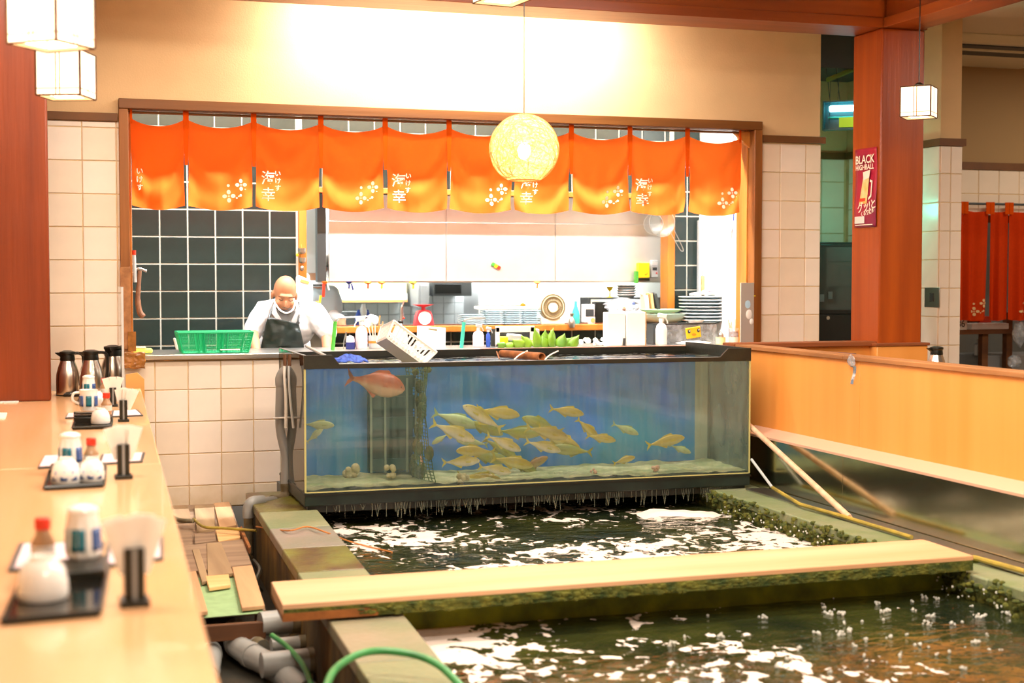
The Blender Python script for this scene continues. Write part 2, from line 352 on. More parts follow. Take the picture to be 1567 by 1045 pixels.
# ---- kitchen: black tiled wall with a serving hatch
HX0, HX1, HZ0, HZ1 = 1.78, 4.785, 1.235, 2.24
kt = .12
b = MB(); b.box(-1.2, HX0, KY, KY+kt, 0, 3.42); b.box(HX1, 6, KY, KY+kt, 0, 3.42); b.box(HX0, HX1, KY, KY+kt, 0, HZ0); b.box(HX0, HX1, KY, KY+kt, HZ1, 3.42)
kw = struct(b.build('wall_kitchen', 'bgrout'))
kx = rng(-.2, 5.3, .2, px_x(330, KY, 400) % .2); kz = rng(.85, 2.9, .2, P(330, 404, Y=KY).z % .2)
kx = [x for x in kx if not (HX0 < x < HX0+.0)]
def vis(cx, cz):
    if HX0-.02 < cx < HX1+.02 and HZ0 < cz < HZ1: return True
    if cz < HZ0 and cx > HX1+.1: return False
    return False
tiles(kw, [x for x in kx if x < HX0-.03]+[HX0-.02], kz, KY, ['btile'], .009)
tiles(kw, [HX1+.03]+[x for x in kx if x > HX1+.06], kz, KY, ['btile'], .009)
tiles(kw, [x for x in kx if HX0 < x < HX1], [z for z in kz if z < HZ0-.05]+[HZ0-.03], KY, ['btile'], .009)
tiles(kw, [HX0]+[x for x in kx if HX0+.05 < x < HX1]+[HX1], [HZ1+.04]+[z for z in kz if z > HZ1+.1], KY, ['btile'], .009)
hf = struct(thing('window_2', None, None, (HX0, KY, HZ0)))
MB().box(HX0-.03, HX0+.03, KY-.03, KY+kt, HZ0, HZ1+.2).build('jamb', 'oran', hf, bev=.004)
MB().box(HX1-.03, HX1+.035, KY-.03, KY+kt, HZ0, HZ1+.2).build('jamb', 'oran', hf, bev=.004)
MB().box(HX0-.03, HX1+.03, KY-.02, KY+kt, HZ1, HZ1+.04).build('frame', 'oran', hf, bev=.004)
MB().box(HX0-.03, HX1+.05, KY-.30, KY+kt+.05, HZ0-.035, HZ0).build('sill', 'capx', hf, bev=.004)
MB().box(HX0-.03, HX1+.05, KY-.32, KY-.28, HZ0-.045, HZ0+.004).build('sill', 'oran', hf, bev=.006)
Box_s('wall_kitchen_left', 'wtile', -1.3, -1.2, WY+WT, 14, 0, 3.42)
BWY = 13.0
Box_s('wall_kitchen_right', 'wtile', WX1-.14, WX1-.02, WY+WT, 13, 0, 3.42)
bw = struct(MB().box(-1.2, 6.2, BWY, BWY+.1, 0, 3.42).build('wall_kitchen_back', 'wgrout'))
xa, xb = px_x(495, BWY, 460), px_x(640, BWY, 460)
tiles(bw, rng(xa, px_x(760, BWY, 460), .105, 0), rng(1.1, 1.55, .105, 0), BWY, ['wtile'], .004)
tiles(bw, rng(px_x(760, BWY, 460), px_x(1010, BWY, 460), .105, 0), rng(1.3, 1.62, .105, 0), BWY, ['wtile'], .004)
# alcove, corridor wall and far dining wall
AX = P(1437, 400, Y=8.7).x; AX2 = P(1468, 400, Y=8.7).x
cw = struct(MB().box(AX, AX2, 8.7, 10.3, 0, 3.42).build('wall_corridor', 'plaster'))
MB().box(AX-.01, AX2+.004, 8.69, 10.2, .3, 2.52).build('grout_bed', 'grout', cw)
tiles(cw, [AX-.008, AX+.075, AX2+.004], rng(.9, 2.52, .2, P(1450, 310, Y=8.7).z % .2), 8.69, ['tile'], .004)
tiles(cw, rng(8.69, 9.9, .2, 8.69), rng(.9, 2.52, .2, P(1450, 310, Y=8.7).z % .2), AX-.01, ['tile'], .004, nrm='-x')
struct(MB().box(AX-.03, AX2+.02, 8.665, 10.2, 2.52, 2.57).build('trim_3', 'rail'))
aw = struct(MB().box(WX1-.1, AX, 9.95, 10.05, 0, 3.42).build('wall_alcove', 'plaster'))
MB().box(WX1-.1, AX-.01, 9.935, 9.951, .3, 2.52).build('grout_bed', 'grout', aw)
tiles(aw, rng(WX1-.1, AX-.01, .2, px_x(1292, 9.93, 300) % .2), rng(.9, 2.52, .2, P(1280, 318, Y=9.93).z % .2), 9.934, ['tile'], .005)
struct(MB().box(WX1-.1, AX, 9.92, 9.95, 2.52, 2.57).build('trim_4', 'rail'))
struct(MB().box(WX1-.1, AX, 9.3, 9.95, 3.12, 3.42).build('trim_5', 'dgrey'))
FY = 10.3
fw = struct(MB().box(AX, 10, FY, FY+.1, 2.10, 3.42).build('wall_far', mat('brown_plaster', 'a8875a', .85)))
MB().box(AX2, 10, FY-.012, FY, 2.12, 2.50).build('grout_bed', 'grout', fw)
tiles(fw, rng(AX2+.02, 8.6, .2, px_x(1496, FY, 250) % .2), [2.12, 2.30, 2.50], FY-.012, ['tile2'], .005)
struct(MB().box(AX2, 10, FY-.03, FY, 2.50, 2.56).build('trim_6', 'rail'))
struct(MB().box(AX2, 10, FY-.04, FY, 2.06, 2.12).build('trim_7', 'rail'))
struct(MB().box(AX2, 10, 12.2, 12.3, 0, 3.42).build('wall_pantry', mat('grey_wall', '8b9496', .8)))
# ---- beam, post
BY0, BY1, BZ = 8.2, 8.56, 3.215
def lz(x): return BZ
struct(MB().box(-2.5, P(1413, 300, Y=BY0).x+.02, BY0, BY1, BZ, 3.42).build('beam_back', 'beam', bev=.008))
struct(MB().box(-2.5, P(1347, 300, Y=BY0).x, BY0-.012, BY0+.0, BZ-.004, BZ+.06).build('trim_8', 'beam', bev=.003))
PX0 = P(1347, 300, Y=BY0).x; PX1 = P(1413, 300, Y=BY0).x
struct(MB().box(PX0+.02, PX1-.02, -2, BY0-.012, BZ, 3.42).build('beam_side', 'beamy', bev=.008))
struct(MB().box(PX0-.0, PX0+.02, -2, BY0-.012, BZ-.004, BZ+.06).build('trim_9', 'beamy', bev=.003))
po = struct(MB().box(PX0, PX1, BY0, BY1-.01, .9, BZ).build('post_right', 'post', bev=.012))
struct(MB().box(PX0-.03, PX1+.03, BY0-.03, BY1+.03, 0, 1.155).build('post_plinth', 'panel', bev=.006))
struct(MB().box(PX0-.04, PX1+.04, BY0-.04, BY1+.04, 1.155, 1.175).build('trim_10', 'capx', bev=.004))
# post standing on the left
LX = P(74, 300, Y=8.3).x
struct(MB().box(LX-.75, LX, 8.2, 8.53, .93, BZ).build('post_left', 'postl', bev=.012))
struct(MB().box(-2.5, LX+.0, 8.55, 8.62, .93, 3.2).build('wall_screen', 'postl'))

# ---- low partition beside the pool (splashback, ledge, panels, cap)
PXW = 4.10
pt = struct(thing('partition_low', None, None, (PXW, 5, 0)))
joint = P(1315, 640, X=PXW).y
ends = [-1.5, .9, 2.7, joint-.0, 8.2]
for a, c in zip(ends, ends[1:]): MB().box(PXW, PXW+.09, a+.0015, c-.0015, .3, 1.16).build('panel', 'panel', pt, bev=.0015)
for a, c in zip([-1.5, 3.4, 5.05, 6.9], [3.4, 5.05, 6.9, 8.2]):
    MB().box(PXW-.015, PXW+.105, a+.001, c-.001, 1.155, 1.18).build('cap_board', 'cap', pt, bev=.003)
jy = P(1290, 700, X=4.0).y
for a, c in zip([-1.5, 1.5, 3.7, jy], [1.5, 3.7, jy, 7.95]):
    MB().box(4.0, 4.02, a+.001, c-.001, .35, .66).build('steel_sheet', 'mirror', pt, bev=.001)
    MB().prism([(3.99, a+.001, .648), (3.99, a+.001, .662), (PXW, a+.001, .695), (PXW, a+.001, .66)], (0, c-a-.002, 0)).build('ledge_strip', mat('pinkish_steel', 'e0b49a', .4, .2), pt, bev=.001)
MB().box(4.02, PXW, -1.5, 7.95, 0, .65).build('core', 'concside', pt)
# back low partition that meets the post
p2 = struct(thing('partition_back', None, None, (4.5, 8.25, 0)))
MB().box(PXW+.09, PX0-.03, 8.26, 8.34, 0, 1.155).build('panel', 'panel', p2)
MB().box(PXW-.015, PX0+.05, 8.22, 8.38, 1.155, 1.185).build('cap_board', 'capx', p2, bev=.004)
MB().box(PXW, PXW+.09, 8.2, 9.0, 0, 1.1).build('panel', 'panel', p2)
# ================================================================== TANK
TY0, TY1, TZ0, TZ1 = 7.66, 8.56, .35, 1.185
TX0 = P(466, 700, Y=TY0).x; TX1 = P(1148, 700, Y=TY0).x
tk = thing('fish_tank', 'long glass live fish tank with black frame and blue back panel', 'fish tank', ((TX0+TX1)/2, 8.1, TZ0))
GB, GT = .455, 1.11        # glass bottom / frame bottom
wz = 1.125                 # water level
ins = .012
b = MB()                   # base frame
b.box(TX0, TX1, TY0, TY1, TZ0+.02, GB-.012)
b.build('base_frame', 'tankbase', tk, bev=.004)
MB().box(TX0+.02, TX1-.02, TY0+.03, TY1-.02, TZ0-.02, TZ0+.02).build('base_plate', 'black', tk)
MB().box(TX0-.003, TX1+.003, TY0-.006, TY1, GB-.03, GB-.02).build('base_seam', 'black', tk)
b = MB(); fr = .012
xa = P(508, 540, Y=TY0).x; xa2 = P(519, 540, Y=TY0).x; xb = P(1102, 540, Y=TY0).x; xb2 = P(1114, 540, Y=TY0).x
zl = TZ1-.05
poly = [(TX0, TY0, GT), (TX1, TY0, GT), (TX1, TY0, TZ1), (xb2, TY0, TZ1), (xb, TY0, zl), (xa2, TY0, zl), (xa, TY0, TZ1), (TX0, TY0, TZ1)]
b.prism([Vector(p)+Vector((0, -.004, 0)) for p in poly], (0, fr+.004, 0))
b.build('front_frame', 'frameblack', tk, bev=.001, smooth=0)
b = MB().box(TX0+.0, TX0+fr, TY0+fr, TY1, GT+.0, TZ1); b.build('side_frame', MT['glassw'], tk)
MB().box(TX0, TX0+.014, TY0+fr, TY1, TZ1-.004, TZ1).build('side_edge', 'lgrey', tk)
MB().box(TX1-fr, TX1, TY0+fr, TY1, GT, TZ1).build('side_frame', 'frameblack', tk)
MB().box(TX0, TX1, TY1-fr, TY1, GT-.1, TZ1-.027).build('back_frame', 'frameblack', tk)
MB().box(xa2, xb, TY0+.0, TY0+.03, zl-.004, zl).build('front_lip_highlight', 'lgrey', tk)  # light grey puts the lip's highlight line into the colour
pane = clear('tank_pane', (.97, .985, .98), film=.17, fcol=lin('9db2a4'), fs=(26, 26, 1.6))
pane_side = clear('tank_side_pane', (.95, .97, .95), film=.12, fcol=lin('b0b49a'), fs=(16, 16, 2))
MB().box(TX0+.004, TX1-.004, TY0+.002, TY0+.004, GB-.012, GT+.0).build('front_pane', pane, tk)
MB().box(TX0+.001, TX0+.003, TY0+.004, TY1-.01, GB-.012, GT).build('side_pane', pane_side, tk)
MB().box(TX1-.003, TX1-.001, TY0+.004, TY1-.01, GB-.012, GT).build('side_pane', pane_side, tk)
sil = mat('silicone_bead', 'b8b070', .5)
MB().box(TX0, TX0+.010, TY0+.001, TY0+.01, GB-.012, GT).build('silicone_seam', sil, tk); MB().box(TX1-.010, TX1, TY0+.001, TY0+.01, GB-.012, GT).build('silicone_seam', sil, tk)
MB().box(TX0+.01, TX1-.01, TY0, TY0+.008, GB-.014, GB-.008).build('silicone_seam', sil, tk)
bluem = mat('blue_back', '2a72cc', .6, col2='2f86a8', vscale=2.6)
nt = bluem.node_tree   # patches of algae low on the back panel, and a purple cast near the top edge of the sheet
YB = TY1-.34
MB().box(TX0+.02, TX1-.10, YB, YB+.01, GB, wz-.006).build('back_panel', bluem, tk)
gre = mat('algae_glass', '8d9a80', .6, col2='a7ab93', vscale=3)
MB().box(TX1-.014, TX1-.004, TY0+.02, YB, GB, wz-.01).build('algae_side', clear('algae_side_film', (.8, .86, .8), film=.75, fcol=lin('a5ae9a'), fs=(3, 3, 2)), tk)
MB().box(TX1-.10, TX1-.005, YB, YB+.01, GB, wz-.006).build('back_panel', gre, tk)
# gravel bed: uneven pale green
def bed(u, v):
    x = TX0+.006+(TX1-TX0-.012)*u; y = TY0+.012+(YB-TY0-.02)*v
    return (x, y, GB+.004+.012*noise.noise((x*5, y*5, 3))+.010*noise.noise((x*17, y*17, 1)))
sand = mat('algae_sand', 'c2bd90', .9, col2='8a9560', vscale=7, bump=.6, bscale=60)
tag(MB().grid(bed, 160, 26).build('gravel', sand, tk, smooth=180), kind='stuff')
watertop = clear('tank_water', (.90, .96, .96), bump=.25)
def wsurf(u, v):
    x = TX0+fr+(TX1-TX0-2*fr)*u; y = TY0+fr+(TY1-TY0-2*fr)*v
    return (x, y, wz+.003*noise.noise((x*9, y*9, 0)))
struct(MB().grid(wsurf, 140, 40).build('water', watertop, tk, smooth=180))
# net divider + dark crate
nx = px_x(642, 7.95, 650)
netm = mat('algae_net', '4c6a1e', .9, col2='2f4d22', vscale=30)
def netf(u, v):
    y = TY0+.03+(YB-TY0-.05)*u; z = GB+.01+(1.10-GB)*v
    return (nx+.03*math.sin(y*9+z*5)+.012*noise.noise((y*20, z*14, 0)), y, z)
nb = MB()
for j in range(34):
    nb.tube([netf(i/10, j/33) for i in range(11)], .0022, 4)
for i in range(16):
    nb.tube([netf(i/15, j/12) for j in range(13)], .0025, 4)
nb.build('divider_net', netm, tk)
b = MB()
for k in range(26):
    p = netf(random.random(), random.random()**1.5); b.ell(p, (.012+.02*random.random(), .02, .015+.04*random.random()), 7, 5)
b.build('algae_clumps', 'moss', tk)
cr = thing('sunken_crate', 'dark slatted crate standing in the fish tank beside the net', 'crate', (px_x(590, 8.2, 680), 8.1, GB+.01))
cx0, cx1 = px_x(562, 8.2, 650), px_x(630, 8.2, 650); crm = mat('dark_crate', '123a3a', .7, col2='1c4a40', vscale=9)
MB().box(cx0, cx1, 8.17, 8.2, GB+.02, 1.03).build('back', crm, cr)
for k in range(5): MB().box(cx0, cx1, 8.10, 8.115, GB+.03+k*.12, GB+.10+k*.12).build('slat', crm, cr)
for x in (cx0, (cx0+cx1)/2-.05, (cx0+cx1)/2+.08, cx1): MB().box(x-.006, x+.006, 8.09, 8.10, GB+.02, 1.02).build('upright', mat('crate_rod', '7c8a76', .6), cr)

# ---- fish
def fish_mesh(kind):
    L = 1.0
    prof = [(0, .006, .004), (.03, .045, .022), (.1, .085, .045), (.22, .125, .062), (.36, .14, .066), (.5, .128, .058), (.65, .095, .042), (.78, .055, .024), (.88, .026, .012), (.93, .022, .008)]
    if kind == 'bream': prof = [(0, .008, .006), (.04, .08, .035), (.12, .15, .06), (.25, .21, .08), (.4, .22, .08), (.55, .19, .068), (.7, .12, .045), (.82, .06, .025), (.9, .042, .014), (.94, .042, .01)]
    return prof
def fish_col(nm, top, mid, bel):
    m = mat(nm, mid, .35, spec=.5); nt = m.node_tree; N = nt.nodes; Lk = nt.links
    tc = N.new('ShaderNodeTexCoord'); sp = N.new('ShaderNodeSeparateXYZ'); Lk.new(tc.outputs['Object'], sp.inputs[0])
    n = N.new('ShaderNodeTexNoise'); n.inputs['Scale'].default_value = 40; Lk.new(tc.outputs['Object'], n.inputs[0])
    ad = N.new('ShaderNodeMath'); ad.operation = 'MULTIPLY_ADD'; ad.inputs[1].default_value = 5.0*1; ad.inputs[2].default_value = .42; Lk.new(sp.outputs['Z'], ad.inputs[0])
    a2 = N.new('ShaderNodeMath'); a2.operation = 'MULTIPLY_ADD'; a2.inputs[1].default_value = .16; Lk.new(n.outputs[0], a2.inputs[0]); Lk.new(ad.outputs[0], a2.inputs[2])
    rp = N.new('ShaderNodeValToRGB'); Lk.new(a2.outputs[0], rp.inputs[0]); e = rp.color_ramp.elements
    e[0].position = .2; e[0].color = lin(bel); e[1].position = .85; e[1].color = lin(top); q = rp.color_ramp.elements.new(.5); q.color = lin(mid)
    Lk.new(rp.outputs[0], N['Principled BSDF'].inputs['Base Color']); return m
FM = {'a': fish_col('pale_fish', 'c9b54c', 'ecdca0', 'fbf3d8'), 'b': fish_col('yellow_fish', 'a88f22', 'c9b148', 'dccf86'), 'c': fish_col('olive_fish', '7f8428', 'a3a03a', 'b9b45c'),
      'd': fish_col('hazy_fish', '9fae70', 'b0bb84', 'bcc49a'), 'r': fish_col('red_bream', 'a84a20', 'c4714a', 'e0b48c'), 'o': fish_col('brown_fish', '9a6a30', 'b9924c', 'c9ab70')}
FINM = {'a': mat('fin_yellow', 'd8c84a', .5), 'b': mat('fin_gold', 'c4b02c', .5), 'c': mat('fin_olive', '9a9426', .5), 'd': mat('fin_hazy', '97a868', .5), 'r': mat('fin_red', 'c06238', .5), 'o': mat('fin_brown', 'a07830', .5)}
def fish_proto(m, kind='jack', bend=0):
    t = local(thing('fish', 'fish', 'fish'))
    pr = fish_mesh(kind)
    def cy(x): return bend*(x-.3)**2*(1 if x > .3 else 0)
    rs = []
    for x, h, w in pr:
        zc = -.01 if x < .1 else 0
        rs.append([Vector((-(x-.42), cy(x)+w*math.cos(a), zc+h*math.sin(a))) for a in [2*PI*j/14 for j in range(14)]])
    MB().rings(rs).build('body', FM[m], t, smooth=180)
    w = .003; h = .14 if kind == 'jack' else .17
    xt = -(.92-.42); y = cy(.95)
    b = MB()
    b.prism([(xt+.01, y-w, .018), (xt-.13, y-w, h), (xt-.10, y-w, .05), (xt-.065, y-w, 0), (xt-.10, y-w, -.05), (xt-.13, y-w, -h), (xt+.01, y-w, -.018)], (0, 2*w, 0))
    b.build('tail_fin', FINM[m], t, smooth=0)
    hh = pr[4][1]
    b = MB(); b.prism([(.14, -w, hh-.02), (.08, -w, hh+.045), (-.1, -w, hh+.015), (-.38, -w, .035+.0), (-.38, -w, .02), (-.1, -w, hh-.05)], (0, 2*w, 0)); b.build('dorsal_fin', FINM[m], t, smooth=0)
    b = MB(); b.prism([(-.06, -w, -hh+.015), (-.10, -w, -hh-.045), (-.38, -w, -.035), (-.38, -w, -.02), (-.12, -w, -hh+.05)], (0, 2*w, 0)); b.build('anal_fin', FINM[m], t, smooth=0)
    for s in (-1, 1):
        MB().prism([(.17, s*.066, .0), (.04, s*.085, .02), (.02, s*.09, -.03), (.16, s*.067, -.03)], (0, s*.003, 0)).build('pectoral_fin', FINM[m], t, smooth=0)
        MB().ell((.345, s*.030 if kind == 'jack' else s*.044, .02), (.013, .006, .013), 8, 5).build('eye', 'eye', t)
    return t
FP = {}
def fish(px, py, Y, lpx, ang, col, label, face=1, yaw=0, kind='jack', bend=0):
    """face=1: head to the east; ang: degrees head-down"""
    k = (col, kind, bend)
    if k not in FP: FP[k] = o = fish_proto(*[col, kind, bend])
    else: o = copy_tree(FP[k])
    L = lpx*mpp(px, Y)/1.04; o.location = P(px, py, Y=Y); o.scale = (L, L, L)
    o.rotation_euler = Euler((0, R(ang)*1, (0 if face == 1 else PI)+R(yaw)-YAW*.5), 'XYZ'); o['label'] = label; o['group'] = 'fish swimming in the long tank'
    return o
FL = [
 (733, 635, 7.72, 72, -32, 'a', 'pale fish facing up and west at the top of the shoal, tail crossing other fish', -1),
 (769, 632, 7.80, 68, 8, 'b', 'yellow fish at the crest of the shoal with its nose pointing east', 1),
 (872, 630, 7.76, 54, 10, 'b', 'yellow fish alone above the east end of the shoal', 1),
 (700, 663, 7.74, 72, 22, 'a', 'pale fish at the west edge of the shoal nosing down', 1),
 (776, 680, 7.70, 60, 24, 'a', 'whitest fish in the middle of the shoal, nosing down eastwards', 1),
 (836, 684, 7.73, 56, 16, 'a', 'pale fish low in the middle of the shoal beside the whitest one', 1),
 (843, 663, 7.75, 68, 14, 'b', 'long yellow fish in the thick of the shoal with dark spot behind its gill', 1),
 (711, 706, 7.70, 58, -3, 'a', 'slim silvery fish swimming level near the low west edge of the shoal', 1),
 (762, 719, 7.74, 54, 12, 'a', 'pale fish just above the gravel under the shoal', 1),
 (741, 733, 7.82, 70, 6, 'b', 'lowest yellow fish of the shoal, skimming the gravel', 1),
 (722, 690, 7.86, 62, -4, 'b', 'yellow fish facing west under the pale west edge fish', -1),
 (703, 644, 8.02, 72, 18, 'd', 'hazy fish deep in the water at the upper west side of the shoal', 1),
 (745, 655, 7.98, 66, 20, 'c', 'olive fish behind the topmost pale fish', 1),
 (800, 662, 7.95, 66, 4, 'c', 'olive fish in the heart of the shoal, head hidden by its neighbour', 1),
 (824, 648, 8.0, 66, -22, 'c', 'olive fish rising with its tail up above the thick of the shoal', -1),
 (862, 676, 7.93, 74, 26, 'b', 'large golden fish slanting down behind the long yellow one', 1),
 (868, 688, 7.86, 64, -6, 'c', 'olive fish facing west at the low east edge of the shoal', -1),
 (752, 700, 7.98, 66, 12, 'c', 'olive fish behind the slim silvery one', 1),
 (790, 708, 7.90, 66, 12, 'b', 'golden fish in the lower middle of the shoal', 1),
 (806, 716, 8.0, 52, 30, 'c', 'short olive fish nosing the gravel under the shoal', 1),
 (770, 688, 8.05, 58, 30, 'c', 'olive fish hidden behind the whitest fish', 1),
 (821, 708, 8.04, 48, -28, 'o', 'brownish fish lifting its head at the low edge of the shoal', 1),
 (718, 676, 8.08, 50, -10, 'd', 'hazy fish behind the west edge of the shoal, facing west', -1),
 (902, 658, 7.92, 46, 40, 'b', 'yellow fish diving between the shoal and the open water', 1),
 (924, 671, 7.86, 46, 10, 'b', 'yellow fish trailing just east of the shoal', 1),
 (961, 658, 7.95, 42, 22, 'd', 'hazy fish turning, tail raised, east of the shoal', 1),
 (958, 703, 7.80, 36, -14, 'b', 'small yellow fish alone above the gravel east of the shoal', 1),
 (1024, 674, 7.85, 58, -12, 'b', 'blurred yellow fish at the east end rising beside another', 1),
 (1044, 688, 7.95, 34, 20, 'd', 'small hazy fish under the blurred fish at the east end', 1),
 (492, 650, 7.85, 50, 2, 'd', 'hazy fish alone at the west end of the tank', 1),
 (484, 664, 8.0, 34, -40, 'd', 'faint small fish under the lone fish at the west end', 1),
 (671, 673, 8.05, 30, 30, 'd', 'small faint fish curling next to the net', -1),
]
for i, (px, py, Y, l, a, c, lab, fc) in enumerate(FL):
    fish(px, py, Y, l, a if fc == 1 else -a*-1, c, lab, fc, yaw=random.uniform(-10, 10), bend=[0, .12, -.12][i % 3])
o = fish(584, 588, 7.80, 92, 12, 'r', 'large red sea bream just under the water surface beside the net', 1, kind='bream', yaw=0)
o = fish(645, 715, 7.95, 44, 80, 'r', 'red fish hanging upright behind the net near the gravel', 1, kind='bream', yaw=60)
# pale lumps on the bottom
for px, py, Y, r_, lab in [(537, 727, 8.1, .045, 'pale round shell lump on the gravel under the west end fish'), (597, 716, 7.95, .035, 'pale upright shell lump in front of the sunken crate'), (908, 737, 7.8, .02, 'small pinkish stone on the gravel under the shoal'), (1003, 730, 7.8, .024, 'small pinkish stone on the gravel at the east end'), (709, 746, 7.74, .035, 'low pinkish stone on the gravel below the shoal')]:
    c = P(px, py, Y=Y); c.z = max(GB+r_*.5, c.z-.03)
    b = MB()
    for k in range(9): b.ell(c+Vector((random.uniform(-1, 1)*r_*.7, random.uniform(-1, 1)*r_*.5, random.uniform(-.6, 1.1)*r_)), r_*random.uniform(.3, .6), 8, 6)
    tag(b.build('stone', mat('pale_stone', 'd3c89c', .9, col2='b7a878', vscale=30) if r_ > .03 else mat('pink_stone', 'd0a184', .9)), lab, 'stone')
# drips under the base
b = MB(); random.seed(3)
x = TX0+.12
while x < TX1-.1:
    h = random.uniform(.03, .09); w = random.uniform(.0008, .0019); y = TY0+.01
    z0 = TZ0+.02
    b.tube([(x, y, z0), (x+random.uniform(-.004, .004), y, z0-h*.5), (x, y, z0-h)], [w*1.6, w, w*1.4], 5)
    if random.random() < .35:
        for q in (-1, 1): b.tube([(x+q*.016, y, z0), (x+q*.006, y, z0-h*.6), (x, y, z0-h)], w, 4)
    x += random.choice([.014, .02, .02, .03, .05])
tag(b.build('dripping_water', mat('drip_water', 'a9ad94', .15, alpha=.2, spec=.8)), 'strings of water dripping from the tank base into the pool', 'water', kind='stuff')
random.seed(11)
# things on and by the tank
t = thing('grey_drain_pipe', 'grey bent drain pipe standing beside the tank end', 'pipe', P(430, 760, Y=8.15))
pp = lambda x, y, Y: P(x, y, Y=Y)
r1 = .026
MB().tube(spline([pp(462, 572, 8.35), pp(450, 565, 8.32), pp(436, 567, 8.3), pp(429, 578, 8.3), pp(429, 590, 8.3)], 5), r1*1.12, 12).build('elbow', 'pvc', t)
MB().tube(spline([pp(429, 585, 8.3), pp(428, 640, 8.3), pp(430, 665, 8.3), pp(437, 700, 8.28), pp(437, 745, 8.25)], 6), r1, 12).build('riser', 'pvc', t)
MB().tube(spline([pp(437, 740, 8.25), pp(437, 757, 8.24), pp(428, 765, 8.2), pp(416, 766, 8.15)], 5), r1*1.2, 12).build('elbow', 'pvcd', t)
MB().tube([pp(420, 766, 8.15), pp(396, 768, 8.05)], r1, 12).build('run', 'pvc', t)
MB().tube(spline([pp(402, 766, 8.05), pp(386, 768, 8.0), pp(380, 778, 8.0), pp(380, 792, 8.0)], 5), r1*1.2, 12).build('elbow', 'pvc', t)
MB().tube([pp(380, 788, 8.0), pp(380, 850, 8.0)], r1, 12).build('downpipe', 'pvcd', t)
MB().tube([pp(418, 640, 8.27), pp(460, 638, 8.27)], .006, 6).build('strap', 'white', t)
t = thing('air_hose', 'two thin pale air hoses clipped over the tank end', 'hose', pp(437, 655, 7.9))
for k, (xx, c_) in enumerate([(437, 'paper'), (444, 'lgrey')]):
    MB().tube(spline([pp(xx-1, 545, 7.95), pp(xx-2, 575, 7.93), pp(xx, 610, 7.92), pp(xx+(0 if k == 0 else 5), 655, 7.92)], 5), .007, 7).build('tube', c_, t)
    MB().tube([pp(xx-1, 543, 7.95), pp(xx-1, 560, 7.94)], .010, 7).build('hose_clip', 'darkw', t)
t = tag(MB().tube([pp(469, 530, 8.5), pp(497, 544, TY0+.01)], .009, 8).build('rod', 'lgrey'), 'grey rod laid across the west corner of the tank', 'rod')
b = MB()  # blue net bag
def bag(u, v):
    a = u*2*PI; r_ = math.sin(v*PI/2+.001)
    x, y = pp(535, 552, 7.82)[:2]; return (x+.10*r_*math.cos(a)+.01*noise.noise((u*9, v*9, 0)), y+.09*r_*math.sin(a), wz+.015+.035*(1-r_*r_)+.012*noise.noise((math.cos(a)*3, math.sin(a)*3, v*4)))
tag(MB().grid(bag, 22, 10).build('net_bag', mat('blue_net', '3f66c8', .7, col2='20398c', vscale=60, stretch=(1, .3, 1)), solid=.004), 'crumpled blue net bag floating at the west end of the tank', 'bag')
# white draining basket, tipped
t = thing('draining_basket', 'white plastic draining basket tipped on the tank rim', 'basket', pp(620, 552, 7.85))
cA = [pp(583, 513, 7.98), pp(612, 505, 8.1), pp(671, 546, 7.72), pp(664, 554, 7.70)]
rimA, rimB, rimC, rimD = pp(600, 506, 8.12), pp(622, 508, 7.98), pp(671, 549, 7.70), pp(652, 554, 7.86)
Lx = (rimC-rimB); 
fr_o = pp(612, 541, 7.86)
M_ = Matrix.Rotation(R(36), 3, 'Y') @ Matrix.Rotation(R(-14), 3, 'X')
def bk(x, y, z): return fr_o+M_@Vector((x, y, z))
W2, D2, H2 = .15, .10, .10
b = MB()
def wall_panel(b, A, B, C, D, n, rows, thick=.003):
    """slotted wall: bars between A-B (bottom) and D-C (top)"""
    A, B, C, D = map(Vector, (A, B, C, D))
    for i in range(n+1):
        u = i/n; w = .0062
        p, q = A.lerp(B, u), D.lerp(C, u); s = (B-A).normalized()*w; nn = (B-A).cross(D-A).normalized()*thick
        b.hexa([p-s, p+s, p+s+nn, p-s+nn], [q-s, q+s, q+s+nn, q-s+nn])
    for v in rows:
        p, q = A.lerp(D, v), B.lerp(C, v); s = (D-A).normalized()*.008; nn = (B-A).cross(D-A).normalized()*thick
        b.hexa([p-s, p+s, p+s+nn, p-s+nn], [q-s, q+s, q+s+nn, q-s+nn])
lo = [(-W2*.85, -D2*.8, 0), (W2*.85, -D2*.8, 0), (W2*.85, D2*.8, 0), (-W2*.85, D2*.8, 0)]
hi = [(-W2, -D2, H2), (W2, -D2, H2), (W2, D2, H2), (-W2, D2, H2)]
lo = [bk(*p) for p in lo]; hi = [bk(*p) for p in hi]
for i in range(4):
    b = MB(); j = (i+1) % 4; wall_panel(b, lo[i], lo[j], hi[j], hi[i], 12 if i % 2 == 0 else 8, (0.05, .95)); b.build('slotted_wall', 'white', t, smooth=0)
b = MB(); b.hexa([p-(hi[0]-lo[0]).normalized()*.003 for p in lo], lo); b.build('slotted_base', 'white', t, smooth=0)
b = MB(); b.tube(hi+[hi[0]], .007, 6); b.build('rim', 'white', t)
